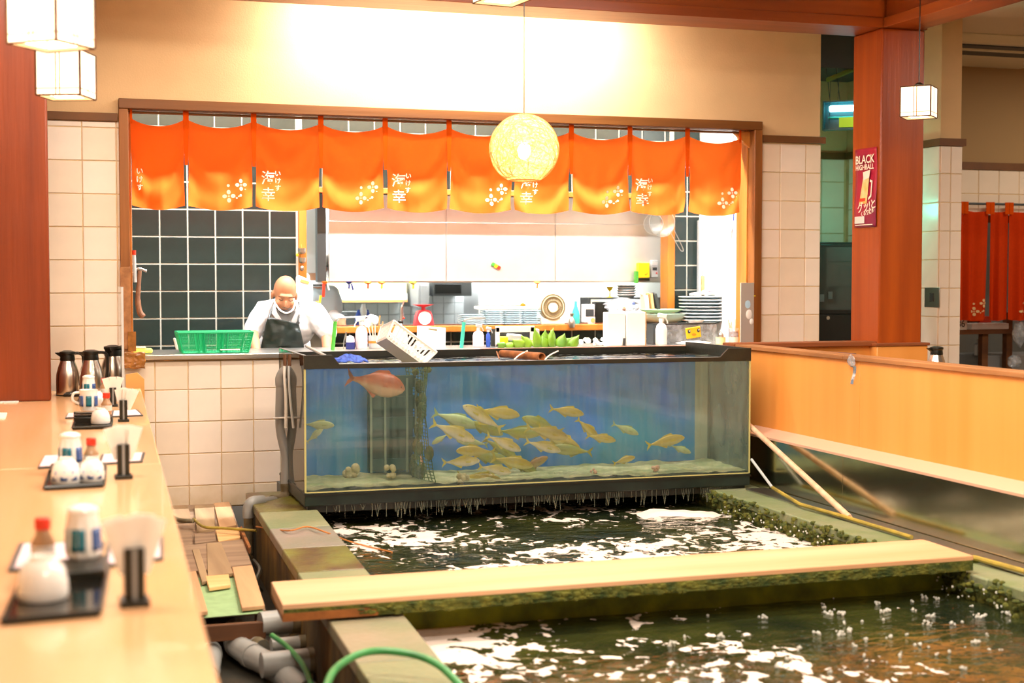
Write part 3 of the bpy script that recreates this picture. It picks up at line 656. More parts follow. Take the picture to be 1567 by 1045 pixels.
# copper pipe on the rim with ties
t = thing('copper_pipe', 'short rusty copper pipe tied across the front rim of the tank', 'pipe', pp(800, 545, 7.8))
a, c = pp(768, 541, 8.0), pp(829, 546, 7.68)
MB().rings([[p+Vector((0, 0, 0))+(Vector((math.cos(q), 0, math.sin(q)))*r_) for q in [2*PI*j/12 for j in range(12)]] for p, r_ in [(a, .022), (c, .024), (c, .018), (a, .018)]], caps=False).build('tube', 'copper', t)
for q, s in ((787, -1), (834, 1)): MB().tube(spline([pp(q, 550, 7.64), pp(q+8, 543, 7.72), pp(q+20, 537, 7.85)], 4), .004, 6).build('tie', 'paper', t)
MB().tube([pp(760, 538, 7.98), pp(764, 549, 7.68)], .004, 6).build('tie', 'copper', t)

# ================================================================== POOL
CZ = .35; WZ = .24
def oX(y): return .767+.0333*y
def iX(y): return .985+.0458*y
IXR = 3.68
CONC = [mat('curb_grey', '93866e', .5, col2='767c5a', vscale=3.5, bump=.35, bscale=40, detail=8), mat('curb_green', '8c8a66', .5, col2='76805a', vscale=3, bump=.35, bscale=40, detail=8), mat('curb_mauve', '94847a', .45, col2='7c7c66', vscale=4, bump=.3, bscale=40, detail=8), mat('curb_brown', '5c4026', .35, col2='7c7c30', vscale=5, bump=.6, bscale=30, detail=8)]
ps = struct(thing('pool_curb_left', None, None, (1, 5, 0)))
PY0, PY1 = 5.22, 5.6     # plank
segs = [1.0, 2.4, 3.35, 3.9, 4.55, 5.2, 5.62, 6.05, 6.6, 7.15, 7.66, 8.42]
for i, (a, c) in enumerate(zip(segs, segs[1:])):
    g = .0015; dz = random.uniform(-.003, .003)
    MB().prism([(oX(a), a+g, CZ-.05), (iX(a), a+g, CZ-.05), (iX(c), c-g, CZ-.05), (oX(c), c-g, CZ-.05)], (0, 0, .05+dz)).build('stone', CONC[[0, 1, 2, 1, 0, 2, 1, 3, 2, 1, 3][i]], ps, bev=.006)
MB().prism([(oX(1)+.005, 1, 0), (iX(1)-.004, 1, 0), (iX(8.42)-.004, 8.42, 0), (oX(8.42)+.005, 8.42, 0)], (0, 0, CZ-.05)).build('side_wall', 'concside', ps)
pr_ = struct(thing('pool_curb_right', None, None, (3.85, 5, 0)))
segs = [.5, 1.6, 2.8, 3.9, 5.05, 5.62, 6.5, 7.3, 8.2, 9.0]
for a, c in zip(segs, segs[1:]):
    MB().box(IXR, 4.0, a+.0015, c-.0015, CZ-.05, CZ+random.uniform(-.003, .003)).build('stone', mat('green_concrete', '85886a', .55, col2='6c7c4c', vscale=4, bump=.35, bscale=40), pr_, bev=.008)
MB().box(IXR+.006, 4.0, .5, 9.0, 0, CZ-.05).build('side_wall', 'moss', pr_)
# moss fringe
b = MB(); random.seed(5)
for k in range(560):
    y = random.uniform(3.4, 7.7); 
    b.ell((IXR+random.uniform(-.03, .012), y, random.uniform(WZ, CZ+.004)), (random.uniform(.006, .02), random.uniform(.008, .022), random.uniform(.006, .016)), 5, 4)
tag(b.build('moss_fringe', 'moss', pr_), kind='stuff')
struct(MB().box(1.3, 4.2, 8.42, 8.9, 0, .34).build('wall_pool_back', 'tankbase'))
struct(MB().box(1.0, 3.9, 5.36, 5.46, 0, .362).build('wall_pool_divider', mat('yellow_moss_wall', '7f8a12', .8, col2='4f5a10', vscale=8, bump=.4)))
MB().box(3.86, 3.99, 3.2, 7.6, CZ, CZ+.012).build('gutter', 'steel', pr_, bev=.003)
# water surfaces
def water_mat(nm, bias):
    m = bpy.data.materials.new(nm); m.use_nodes = True; nt = m.node_tree; N = nt.nodes; L = nt.links; b = N['Principled BSDF']
    b.inputs['Roughness'].default_value = .04; b.inputs['IOR'].default_value = 1.6; b.inputs['Specular IOR Level'].default_value = .75
    tc = N.new('ShaderNodeTexCoord')
    def nz(scale, detail, st, dist=0, rough=.5):
        mp = N.new('ShaderNodeMapping'); mp.inputs['Scale'].default_value = st; L.new(tc.outputs['Object'], mp.inputs[0])
        n = N.new('ShaderNodeTexNoise'); n.inputs['Scale'].default_value = scale; n.inputs['Detail'].default_value = detail; n.inputs['Distortion'].default_value = dist; n.inputs['Roughness'].default_value = rough
        L.new(mp.outputs[0], n.inputs[0]); return n.outputs[0]
    def mth(op, a, b_=None, c=None):
        q = N.new('ShaderNodeMath'); q.operation = op
        for i, v in enumerate((a, b_, c)):
            if v is None: continue
            if isinstance(v, (int, float)): q.inputs[i].default_value = v
            else: L.new(v, q.inputs[i])
        return q.outputs[0]
    sp = N.new('ShaderNodeSeparateXYZ'); L.new(tc.outputs['Object'], sp.inputs[0])
    f1 = nz(6.2, 5, (1, .8, 1), 1.5, .55); f2 = nz(1.2, 2, (1, 1, 1)); f3 = nz(15, 3, (1, .8, 1), .8)
    s = mth('ADD', mth('MULTIPLY', f1, .58), mth('MULTIPLY', f2, .55)); s = mth('ADD', s, mth('MULTIPLY', f3, .34))
    if bias == 'near': s = mth('ADD', s, mth('MULTIPLY', sp.outputs['X'], -.098)); s = mth('ADD', s, mth('MULTIPLY', sp.outputs['Y'], -.03)); thr = .752
    else: s = mth('ADD', s, mth('MULTIPLY', sp.outputs['X'], .006)); thr = .782
    fm = N.new('ShaderNodeMapRange'); fm.inputs[1].default_value = thr; fm.inputs[2].default_value = thr+.012; L.new(s, fm.inputs[0])
    murk = N.new('ShaderNodeValToRGB'); L.new(nz(2.2, 3, (1, 1, 1)), murk.inputs[0]); e = murk.color_ramp.elements
    e[0].position = .35; e[0].color = (.010, .016, .008, 1); e[1].position = .7; e[1].color = (.05, .055, .012, 1)
    mx = N.new('ShaderNodeMix'); mx.data_type = 'RGBA'; L.new(fm.outputs[0], mx.inputs[0]); L.new(murk.outputs[0], mx.inputs[6]); mx.inputs[7].default_value = lin('e6d6ca')
    L.new(mx.outputs[2], b.inputs['Base Color'])
    mr = N.new('ShaderNodeMapRange'); mr.inputs[3].default_value = .03; mr.inputs[4].default_value = .7; L.new(fm.outputs[0], mr.inputs[0]); L.new(mr.outputs[0], b.inputs['Roughness'])
    h = mth('ADD', mth('MULTIPLY', nz(11, 3, (.7, 1.3, 1), .6), .8), mth('MULTIPLY', fm.outputs[0], .25)); h = mth('ADD', h, mth('MULTIPLY', nz(28, 2, (.6, 1.2, 1)), .12))
    bp = N.new('ShaderNodeBump'); bp.inputs['Strength'].default_value = .5 if bias == 'near' else .9; bp.inputs['Distance'].default_value = .028; L.new(h, bp.inputs['Height']); L.new(bp.outputs[0], b.inputs['Normal'])
    return m
def wsheet(x0f, x1, y0, y1, seed, amp):
    def fn(u, v):
        y = y0+(y1-y0)*v; x = x0f(y)+(x1-x0f(y))*u
        r_ = math.hypot(x-2.35, (y-6.35))
        return (x, y, WZ+amp*noise.noise((x*3.2, y*3.2, seed))+amp*.5*noise.noise((x*9, y*9, seed))+(amp*1.2*math.sin(r_*34)*math.exp(-r_*1.8) if seed == 2 else 0))
    return fn
struct(MB().grid(wsheet(lambda y: iX(y)-.01, IXR+.004, 5.46, 8.42, 2, .005), 150, 150).build('water', water_mat('pool_water_far', 'far'), smooth=180))
struct(MB().grid(wsheet(lambda y: iX(y)-.01, IXR+.004, 1.2, 5.36, 7, .006), 150, 190).build('water', water_mat('pool_water_near', 'near'), smooth=180))
# foam bank at the corner under the tank
def fb(u, v):
    x = 3.15+.5*u; y = 7.45+.18*v+.06*math.sin(u*6)
    e = min(u, 1-u)*4; e = min(1, e)*min(1, min(v, 1-v)*5)
    return (x, y, WZ-.002+.022*max(0, e)+.01*noise.noise((x*14, y*14, 0))*e)
tag(MB().grid(fb, 50, 14).build('foam_bank', mat('foam', 'f2e2d4', .8, bump=.3, bscale=60), smooth=180), 'bank of white foam on the water under the tank corner', 'foam', kind='stuff')
# bubble clusters on the near water
b = MB(); random.seed(21)
for k in range(95):
    px, py = random.uniform(1190, 1560), random.uniform(885, 1010)
    if random.random() < .3: px, py = random.uniform(1000, 1500), random.uniform(900, 1030)
    c = P(px, py, Z=WZ)
    if c.x > IXR-.02: continue
    n = random.choice([1, 1, 2, 5, 9]); 
    for q in range(n): b.ell(c+Vector((random.uniform(-1, 1)*.004*n**.6, random.uniform(-1, 1)*.004*n**.6, random.uniform(0, 1)*.005*n**.5)), random.uniform(.003, .007), 7, 5)
bub = mat('bubble', 'ecece4', .06, alpha=.65, spec=1)
tag(b.build('water_bubbles', bub), 'clusters of clear bubbles on the dark pool water', 'bubbles', kind='stuff')
# spray along the mossy edge
b = MB()
for k in range(160):
    y = random.uniform(3.6, 7.4); b.ell((IXR-random.uniform(0, .09), y, WZ+random.uniform(0, .08)), random.uniform(.0025, .006), 6, 4)
tag(b.build('splash_drops', bub), 'bright splash drops along the mossy pool edge', 'water drops', kind='stuff')

# plank
pk = thing('timber_plank', 'thick pale timber plank with mossy edge laid across the pool', 'plank', (2.3, 5.4, .362))
c = [P(415, 890, Z=.425), P(432, 925, Z=.425), P(1490, 850, Z=.425), P(1413, 825, Z=.425)]
plk = mat('plank_top', 'dcb088', .6, col2='ca986c', vscale=5, stretch=(.12, 1, 1), bump=.12, detail=8)
b = MB(); b.prism([Vector((p.x, p.y, .375)) for p in c], (0, 0, .05)); pl = b.build('board', plk, pk, bev=.004)
d = [Vector((c[1].x+.004, c[1].y-.003, .362)), Vector((c[2].x-.004, c[2].y-.003, .362)), Vector((c[2].x-.004, c[2].y+.05, .362)), Vector((c[1].x+.004, c[1].y+.05, .362))]
b = MB(); b.prism(d, (0, 0, .044)); 
for k in range(300):
    t_ = random.random()**.8; p = Vector((c[1].x+.25, c[1].y, 0)).lerp(Vector((c[2].x-.15, c[2].y, 0)), t_); b.ell((p.x, p.y-.003, .364+random.random()*.034), (random.uniform(.008, .03), .006, random.uniform(.004, .010)), 6, 4)
b.build('moss_edge', 'moss', pk)
MB().prism([Vector((c[0].x-.0, c[0].y, .362)), Vector((c[1].x, c[1].y-.004, .362)), Vector((c[1].x+.35, c[1].y-.004, .362)), Vector((c[0].x+.35, c[0].y, .362))], (0, 0, .03)).build('stained_end', mat('rust_wood', 'a3622a', .8, col2='6f4016', vscale=14), pk)

# poles and hoses at the steel side
t = tag(MB().tube([P(1300, 792, Z=.372), P(1148, 652, Y=7.72)+Vector((.0, .0, 0)), P(1120, 626, Y=7.93)], [.017, .016, .016], 12).build('wooden_pole', wood('pale_pole', 'e3c0a0', 'cfa480', 'z', .6, 20)), 'pale round wooden pole leaning behind the tank corner', 'pole')
t = thing('bamboo_rod', 'thin bamboo coloured rod lying along the mossy curb', 'rod', P(1290, 790, Z=.36))
q = [P(1150, 703, Y=7.62), P(1182, 746, Y=7.35), P(1225, 772, Z=.375), P(1290, 790, Z=.375), P(1312, 797, Z=.372), P(1395, 822, Z=.372)]
MB().tube(q[:2], .008, 8).build('white_end', 'lgrey', t)
for a, e in ((1, 3), (3, 5)): MB().tube([q[a], q[a+1], q[a+2]] if a+2 < 6 else q[a:], .0105, 8).build('segment', 'hoseyellow', t)
t = tag(MB().tube([P(1490, 853, Z=.372), P(1560, 872, Z=.372), P(1640, 896, Z=.372)], .012, 8).build('yellow_pipe', 'hoseyellow'), 'yellow and white pipe along the steel sheet past the plank', 'pipe')
b = MB().tube(spline([P(495, 1060, Z=.40), P(515, 1022, Z=.42), P(560, 998, Z=.43), P(620, 999, Z=.43), P(670, 1017, Z=.41), P(715, 1060, Z=.36)], 8), .012, 10)
tag(b.build('green_hose', 'hosegreen'), 'green garden hose looping over the pool curb', 'hose')
b = MB().tube(spline([P(416, 972, Z=.16), P(440, 990, Z=.14), P(465, 1020, Z=.12), P(480, 1060, Z=.1)], 8), .011, 10)
tag(b.build('green_hose', 'hosegreen'), 'green hose hanging between the grey pipes and the curb', 'hose')
b = MB().tube(spline([P(392, 806, Z=.27), P(440, 812, Z=.365), P(470, 806, Z=.365), P(500, 815, Z=.36), P(540, 830, Z=.26), P(600, 845, Z=.245)], 8), .004, 7)
tag(b.build('orange_cord', mat('orange_rubber', 'c47a34', .5)), 'thin orange cord crossing the curb into the pool', 'cord')
t = thing('hose_stub', 'muddy yellow green hose lying over the pallet boards', 'hose', P(300, 800, Z=.23))
MB().tube(spline([P(258, 788, Z=.235), P(275, 796, Z=.235), P(296, 797, Z=.24)], 5), .013, 9).build('tube', 'pvcd', t)
MB().tube(spline([P(296, 794, Z=.24), P(312, 806, Z=.238), P(340, 808, Z=.238), P(392, 812, Z=.24)], 5), [.008+.002*0]*16, 9).build('tube', 'hoseyellow', t)

# ---- pallet platform between counter and pool
PZ = .2
pf = thing('wooden_platform', 'low patched wooden platform between the counter and the pool', 'platform', P(340, 900, Z=.0))
A, B_, C_, D_ = P(215, 778, Z=PZ), P(352, 771, Z=PZ), P(405, 938, Z=PZ), P(240, 950, Z=PZ)
def quad(px4, z, th, name, m, bev=.002, rotj=0):
    b = MB(); b.prism([P(x, y, Z=z) for x, y in px4], (0, 0, th)); return b.build(name, m, pf, bev=bev)
quad([(215, 778), (352, 771), (407, 940), (238, 952)], PZ-.03, .018, 'deck', 'greyw')
MB().prism([P(x, y, Z=PZ)+Vector((0, dy, -.10)) for x, y, dy in ((238, 952, 0), (407, 940, 0), (407, 940, .03), (238, 952, .03))], (0, 0, .068)).build('apron_rail', 'darkw', pf, bev=.003)
boards = [([(262, 778), (288, 777), (292, 800), (264, 802)], 'greyy'), ([(297, 778), (328, 776), (329, 813), (301, 818)], 'greyy'), ([(327, 774), (351, 772), (362, 808), (336, 812)], 'paley'),
 ([(268, 825), (293, 822), (295, 838), (272, 841)], 'greyw'), ([(297, 821), (329, 818), (331, 832), (298, 836)], 'greyw'), ([(330, 816), (366, 811), (368, 827), (334, 833)], 'pale'),
 ([(262, 842), (372, 830), (385, 868), (275, 882)], 'greyw'),
 ([(294, 846), (305, 845), (320, 893), (309, 896)], 'greyy'), ([(316, 836), (339, 835), (357, 882), (318, 887)], 'greyy'),
 ([(314, 887), (350, 884), (353, 900), (320, 905)], 'pale'), ([(355, 873), (386, 870), (405, 932), (370, 936)], 'paley'), ([(279, 882), (300, 879), (318, 941), (293, 944)], 'paley')]
for i, (q, m) in enumerate(boards): quad(q, PZ-.012+(.005 if i > 6 else 0)+.0005*i, .018, 'board', m, .003)
quad([(300, 885), (372, 880), (404, 938), (312, 946)], PZ-.012, .003, 'green_sheet', 'mint')
for x, y, h in ((400, 938, .0), (306, 946, 0)): 
    c = P(x, y, Z=PZ-.03)+Vector((0, .05, 0)); MB().box(c.x-.02, c.x+.02, c.y-.02, c.y+.02, 0, PZ-.03).build('leg', 'darkw', pf, bev=.002)
MB().prism([P(366, 815, Z=PZ), P(370, 813, Z=PZ), P(384, 845, Z=PZ), P(381, 848, Z=PZ)], (0, 0, .03)).build('batten', mat('rust_wood', 'a3622a', .8, col2='6f4016', vscale=14), pf)
for x, y, lab in ((318, 768, 'round steel drain cover half hidden behind the platform, farther from the counter'), (268, 772, 'round steel drain cover half hidden behind the platform, beside the counter')):
    c = P(x, y, Z=PZ-.03); tag(MB().lathe([(.001, 0), (.085, 0), (.09, .01), (.07, .016), (.001, .018)], c+Vector((0, .02, 0)), 20).build('drain_cover', 'lgrey'), lab, 'drain cover')
# ---- grey pipes
GP = [('large grey elbow pipe bending toward the camera beside the counter', [(300, 1075, .02), (318, 1030, .03), (322, 1000, .04), (312, 985, .05), (290, 985, .03)], 30),
      ('large jointed grey pipe curving out from under the platform', [(360, 962, .02), (362, 985, .06), (385, 1003, .06), (420, 1022, .05), (470, 1060, .03)], 34)]
for lab, q, w in GP:
    pts = [P(x, y, Z=z) for x, y, z in q]; sp_ = spline(pts, 6); r_ = w*.5*mpp(350, pts[2].y)*1.15
    t = thing('drain_pipe', lab, 'pipe', pts[2]); MB().tube(sp_, r_, 16).build('tube', 'pvc', t)
    for k in (6, 12, 18): 
        if k+1 < len(sp_): MB().tube([sp_[k-1].lerp(sp_[k], .3), sp_[k], sp_[k].lerp(sp_[k+1], .7)], r_*1.09, 16).build('coupling', 'pvc', t)
for lab, (xa, ya), (xb_, yb), r_, z in (('thick grey pipe entering the curb wall under the plank end', (398, 955), (462, 948), .052, .15), ('thin grey pipe entering the curb wall between the two thicker pipes', (415, 988), (475, 982), .03, .1), ('thick grey pipe entering the curb wall by the looping hose', (400, 1018), (500, 1008), .05, .09), ('short dark grey pipe end beneath the platform leg', (375, 975), (402, 990), .03, .08)):
    t = thing('drain_pipe', lab, 'pipe', P(xa, ya, Z=z)); MB().tube([P(xa, ya, Z=z), P(xb_, yb, Z=z)], r_, 16).build('tube', 'pvc', t)
    a, e = P(xa, ya, Z=z), P(xb_, yb, Z=z); MB().tube([a.lerp(e, .7), e], r_*1.06, 16).build('socket', 'pvcd', t)
tag(MB().tube(spline([P(310, 975, Z=.1), P(350, 962, Z=.13), P(372, 962, Z=.14), P(385, 966, Z=.13)], 4), .006, 6).build('rope', 'cork'), 'pale string lying over the grey pipes', 'string')
tag(MB().tube(spline([P(388, 858, Z=.16), P(398, 872, Z=.18), P(392, 892, Z=.16), P(400, 905, Z=.12)], 5), .012, 7).build('black_cable', 'black'), 'black cable hanging beside the platform edge', 'cable')
# ================================================================== NOREN OVER THE OPENING
def cloth_mat(name, c, t, k):
    m = mat(name, c, .95, var=.05, vscale=60, bump=.1, bscale=200); nt = m.node_tree; N = nt.nodes; L = nt.links
    tr = N.new('ShaderNodeBsdfTranslucent'); tr.inputs[0].default_value = lin(t); mx = N.new('ShaderNodeMixShader'); mx.inputs[0].default_value = k
    N['Principled BSDF'].inputs['Specular IOR Level'].default_value = .1
    L.new(N['Principled BSDF'].outputs[0], mx.inputs[1]); L.new(tr.outputs[0], mx.inputs[2]); L.new(mx.outputs[0], N['Material Output'].inputs[0]); return m
clothm = cloth_mat('orange_cloth', 'ff4e06', 'ff8c38', .55); cloth2 = cloth_mat('orange_cloth_doubled', 'e05206', 'f0701a', .2); redcloth = cloth_mat('vermilion_cloth', 'd83c0c', 'e05018', .3)
printm = mat('white_print', 'fff0da', .9)
_pn = printm.node_tree; 
NY = WY+.012
nor = thing('noren_curtain', 'long orange noren curtain of ten printed panels over the kitchen opening', 'curtain', (2.5, NY, OZ1-.05))
MB().tube([(OX0+.01, NY+.012, OZ1-.05), (OX1-.10, NY+.012, OZ1-.05)], .008, 8).build('rod', 'frame', nor)
edges = [(200, 283), (287, 387), (390, 490), (492, 588), (591, 686), (688, 784), (787, 872), (876, 962), (965, 1050), (1053, 1135)]
kanji = '海\n幸'; kana = 'い\nけ\nす'
def clothfn(x0, x1, ztop, zbot, ph, base):
    w = x1-x0
    def zz(u, v):    # v 0 top .. 1 bottom
        s = 2*u-1; top = ztop-.045*(1-abs(s)**2.2); bot = zbot-.028*(1-s*s); return top+(bot-top)*v
    def xx(u, v):
        s = 2*u-1; pinch = .004*min(1, max(0, (v-.38)/.12))+.003*math.sin(min(1, max(0, v-.1)/.9)*PI)
        return (x0+x1)/2+s*(w/2-pinch)
    def yy(u, v):
        s = 2*u-1
        q = v+.42*s*s*(1-.3*v)
        f = .012*math.sin(q*9+ph)*(.3+.7*v)+.008*math.sin(q*17+ph*2+s*1.5)*v
        f += .016*v*math.sin(s*5.5*(1+.3*math.sin(ph))+ph)*v+.010*math.sin(s*11+ph*3)*v*abs(s)
        return base+f
    def inv(x, z):   # world x,z -> y
        u = (x-x0)/w; v = (ztop-.03-z)/(ztop-zbot); return yy(u, max(0, min(1, v)))
    return (lambda u, v: (xx(u, v), yy(u, v), zz(u, v))), inv
def put_print(g, cx, cz, inv, front, parent, name, m=None, flip=False):
    vs, fs = g; b = MB(); b.add([(cx+x, inv(cx+x, cz+z)+front, cz+z) for x, z in vs], [f for f in fs if len(f) > 2])
    return b.build(name, m or printm, parent, smooth=0)
def flower(sc):
    vs, fs = [], []
    def disc(x, z, r, sy=1.0, a=0):
        n = len(vs)
        for j in range(12):
            t = 2*PI*j/12; px, pz = r*math.cos(t), r*sy*math.sin(t); vs.append((sc*(x+px*math.cos(a)-pz*math.sin(a)), sc*(z+px*math.sin(a)+pz*math.cos(a))))
        fs.append(tuple(range(n, n+12)))
    for cx, cz, r in ((-.42, -.5, .17), (.45, .32, .16)):
        for k in range(4):
            a = PI/2*k+.05; disc(cx+.36*r/.17*math.cos(a)*.8, cz+.36*r/.17*math.sin(a)*.8, r*.95, .85, a)
        disc(cx, cz, .06)
    disc(-.45, .25, .10); disc(.42, -.42, .09); disc(.12, -.62, .07, .7); disc(.28, -.5, .05); disc(.75, .02, .06, .6)
    return vs, fs
zb_l = P(240, 317, Y=NY).z; zb_r = P(1095, 327, Y=NY).z
for i, (a, c) in enumerate(edges):
    x0, x1 = px_x(a, NY, 250), px_x(c, NY, 250)
    ztop = OZ1-.085; zbot = zb_l+(zb_r-zb_l)*i/9+.012
    fn, inv = clothfn(x0, x1, ztop, zbot, i*1.7+.4, NY)
    p = MB().grid(lambda u, v: fn(u, v), 36, 44).build('cloth_panel', clothm, nor, smooth=180)
    pw = mpp((a+c)/2, NY)
    if i % 2 == 0:
        cx = x0+(34 if i else 1)*pw*.62+.0; cz = zbot+.135
        if i == 0:
            put_print(text_geo(kana, .044, .001), x0+.052, cz+.02, inv, -.007, p, 'lettering')
        else:
            put_print(text_geo(kanji, .092, .0006), x0+.082, cz-.015, inv, -.008, p, 'lettering')
            put_print(text_geo(kana, .040, .0008), x0+.142, cz+.025, inv, -.008, p, 'lettering')
    else:
        tag(put_print(flower(.088), x1-.115, zbot+.105, inv, -.007, p, 'flower_print'), kind='stuff')
    if i:   # sewn overlap and hanging tab
        xm_ = (px_x(edges[i-1][1], NY, 250)+x0)/2
        b = MB()
        b.prism([(xm_-.017, NY-.006, OZ1-.035), (xm_+.017, NY-.006, OZ1-.035), (xm_+.017, NY-.006, ztop-.03), (xm_+.010, NY-.006, ztop-.28), (xm_-.010, NY-.006, ztop-.28), (xm_-.017, NY-.006, ztop-.03)], (0, .003, 0))
        b.build('tab', cloth2, nor, smooth=0)
for a in (0, 9):
    x = px_x(201 if a == 0 else 1132, NY, 250); MB().box(x-.006, x+.008, NY-.005, NY-.002, OZ1-.12, OZ1-.03).build('tab', cloth2, nor)
struct(MB().box(OX1-.12, OX1-.115, WY+.05, WY+.06, 2.0, 2.55).build('trim_11', 'blue'))

# ================================================================== LAMPS
ly = 7.1; lc = P(802, 228, Y=ly)
lamp = thing('globe_lamp', 'round woven string pendant lamp glowing in front of the orange curtain', 'lamp', lc)
rr = 52*mpp(802, ly)
sm = bpy.data.materials.new('string_globe'); sm.use_nodes = True; nt = sm.node_tree; N = nt.nodes; L = nt.links; N.remove(N['Principled BSDF'])
tc = N.new('ShaderNodeTexCoord'); w1 = N.new('ShaderNodeTexNoise'); w1.inputs['Scale'].default_value = 26; w1.inputs['Detail'].default_value = 3; w1.inputs['Distortion'].default_value = 2.5; L.new(tc.outputs['Object'], w1.inputs[0])
rp = N.new('ShaderNodeValToRGB'); L.new(w1.outputs[0], rp.inputs[0]); e = rp.color_ramp.elements; e[0].position = .42; e[0].color = lin('ffe6b8'); e[1].position = .58; e[1].color = lin('e8bb78')
tr = N.new('ShaderNodeBsdfTranslucent'); L.new(rp.outputs[0], tr.inputs[0]); df = N.new('ShaderNodeBsdfDiffuse'); L.new(rp.outputs[0], df.inputs[0])
mx = N.new('ShaderNodeMixShader'); mx.inputs[0].default_value = .5; L.new(tr.outputs[0], mx.inputs[1]); L.new(df.outputs[0], mx.inputs[2])
tp = N.new('ShaderNodeBsdfTransparent'); m2 = N.new('ShaderNodeMixShader'); m2.inputs[0].default_value = .13; L.new(mx.outputs[0], m2.inputs[1]); L.new(tp.outputs[0], m2.inputs[2]); L.new(m2.outputs[0], N['Material Output'].inputs[0])
b = MB(); prof = []
for i in range(25):
    t = -PI/2*.72+(PI/2*.72+PI/2*.93)*i/24; prof.append((rr*math.cos(t), rr*math.sin(t)))
b.lathe(prof, lc, 48, caps=False); b.build('shade', sm, lamp, smooth=180)
random.seed(4); b = MB()
for k in range(120):
    n = Vector((random.gauss(0, 1), random.gauss(0, 1), random.gauss(0, 1))).normalized(); off = random.uniform(-.75, .75)*rr; r2 = math.sqrt(rr*rr-off*off)*1.004
    u = n.orthogonal().normalized(); v = n.cross(u); a0 = random.uniform(0, 6.28); pts = []
    for q in range(25):
        p = n*off+u*math.cos(a0+q*.16)*r2+v*math.sin(a0+q*.16)*r2
        if p.z > -rr*.86: pts.append(lc+p)
    if len(pts) > 3: b.tube(pts, .0011, 3)
tag(b.build('woven_string', mat('string', 'dca65e', .8), lamp), kind='stuff')
MB().tube([lc+Vector((rr*.44*math.cos(a), rr*.44*math.sin(a), -rr*.9)) for a in [2*PI*k/24 for k in range(25)]], .004, 6).build('opening_ring', 'cork', lamp)
MB().ell(lc+Vector((0, 0, -.01)), (.034, .034, .045), 14, 10).build('bulb', mat('bulb', 'ffffff', emis=40, ecol='ffe9b8'), lamp, smooth=180)
MB().tube([lc+Vector((0, 0, .04)), lc+Vector((0, 0, rr*1.0))], .014, 10).build('socket', 'black', lamp)
MB().tube([lc+Vector((0, 0, rr*.98)), (lc.x, lc.y, 3.42)], .0028, 6).build('cord', 'black', lamp)
g_ = point('globe_lamp_light', lc, 17, (1, .8, .5), .04)
def lantern(px, pyc, Y, s, rz, label, power=4, face='fff3da', cordtop=3.42, H=1.0, em=1.15):
    c = P(px, pyc, Y=Y); t = local(thing('paper_lantern', label, 'lamp', (0, 0, 0), 'square paper lanterns')); t.location = c; t.rotation_euler = (0, 0, rz)
    h = s/2; hz = h*H; pm = mat('lit_paper', 'fff0d2', .9, emis=em, ecol=face)
    for k in range(4):
        m_ = Matrix.Rotation(PI/2*k, 3, 'Z')
        MB().add([m_@Vector(v) for v in ((-h, -h, -hz), (h, -h, -hz), (h, -h, hz), (-h, -h, hz))], [(0, 1, 2, 3)]).build('paper_side', pm, t, smooth=0)
        b = MB()
        for x in (-h*.12, h*.06): b.add([m_@Vector(v) for v in ((x, -h-.001, -hz), (x+.004, -h-.001, -hz), (x+.004, -h-.001, hz), (x, -h-.001, hz))], [(0, 1, 2, 3)])
        b.add([m_@Vector(v) for v in ((-h, -h-.001, -hz*.72), (h, -h-.001, -hz*.72), (h, -h-.001, -hz*.69), (-h, -h-.001, -hz*.69))], [(0, 1, 2, 3)])
        b.build('paper_lines', mat('lantern_line', 'b98a50', .8), t, smooth=0)
        p = m_@Vector((-h, -h, 0)); q = m_@Vector((h, -h, 0)); e_ = .0035
        MB().box(p.x-e_, p.x+e_, p.y-e_, p.y+e_, -hz, hz).build('corner_post', 'darkw', t)
        for z in (-hz, hz):
            MB().tube([(p.x, p.y, z), (q.x, q.y, z)], e_, 4).build('edge_bar', 'darkw', t)
    i_ = h*.62
    MB().rings([[(-h, -h, -hz), (h, -h, -hz), (h, h, -hz), (-h, h, -hz)], [(-i_, -i_, -hz*.96), (i_, -i_, -hz*.96), (i_, i_, -hz*.96), (-i_, i_, -hz*.96)]], caps=False).build('paper_base', mat('lit_paper_base', 'ffe2b0', .9, emis=1.1, ecol='ffdca0'), t, smooth=0)
    MB().lathe([(.03, hz), (.03, hz+.016), (.012, hz+.03)], seg=14).build('cap', 'black', t)
    MB().tube([(0, 0, hz+.02), (0, 0, max(.1, cordtop-c.z))], .0035, 6).build('cord', 'black', t)
    point('lantern_light', c, power, (1, .78, .5), .06)
    return t
lantern(78, 25, 5.0, .195, R(-39), 'big square paper lantern, the lower part of one hanging closest over the counter', 7)
lantern(101, 115, 6.3, .185, R(-21), 'small square paper lantern just below the big one by the red brown post', 6)
lantern(1406, 157, 7.6, .18, R(-46), 'square paper lantern on a cord in front of the pool side post', 6)
lantern(768, -32, 6.6, .21, R(8), 'square paper lantern whose underside shows at the top beam', 6)

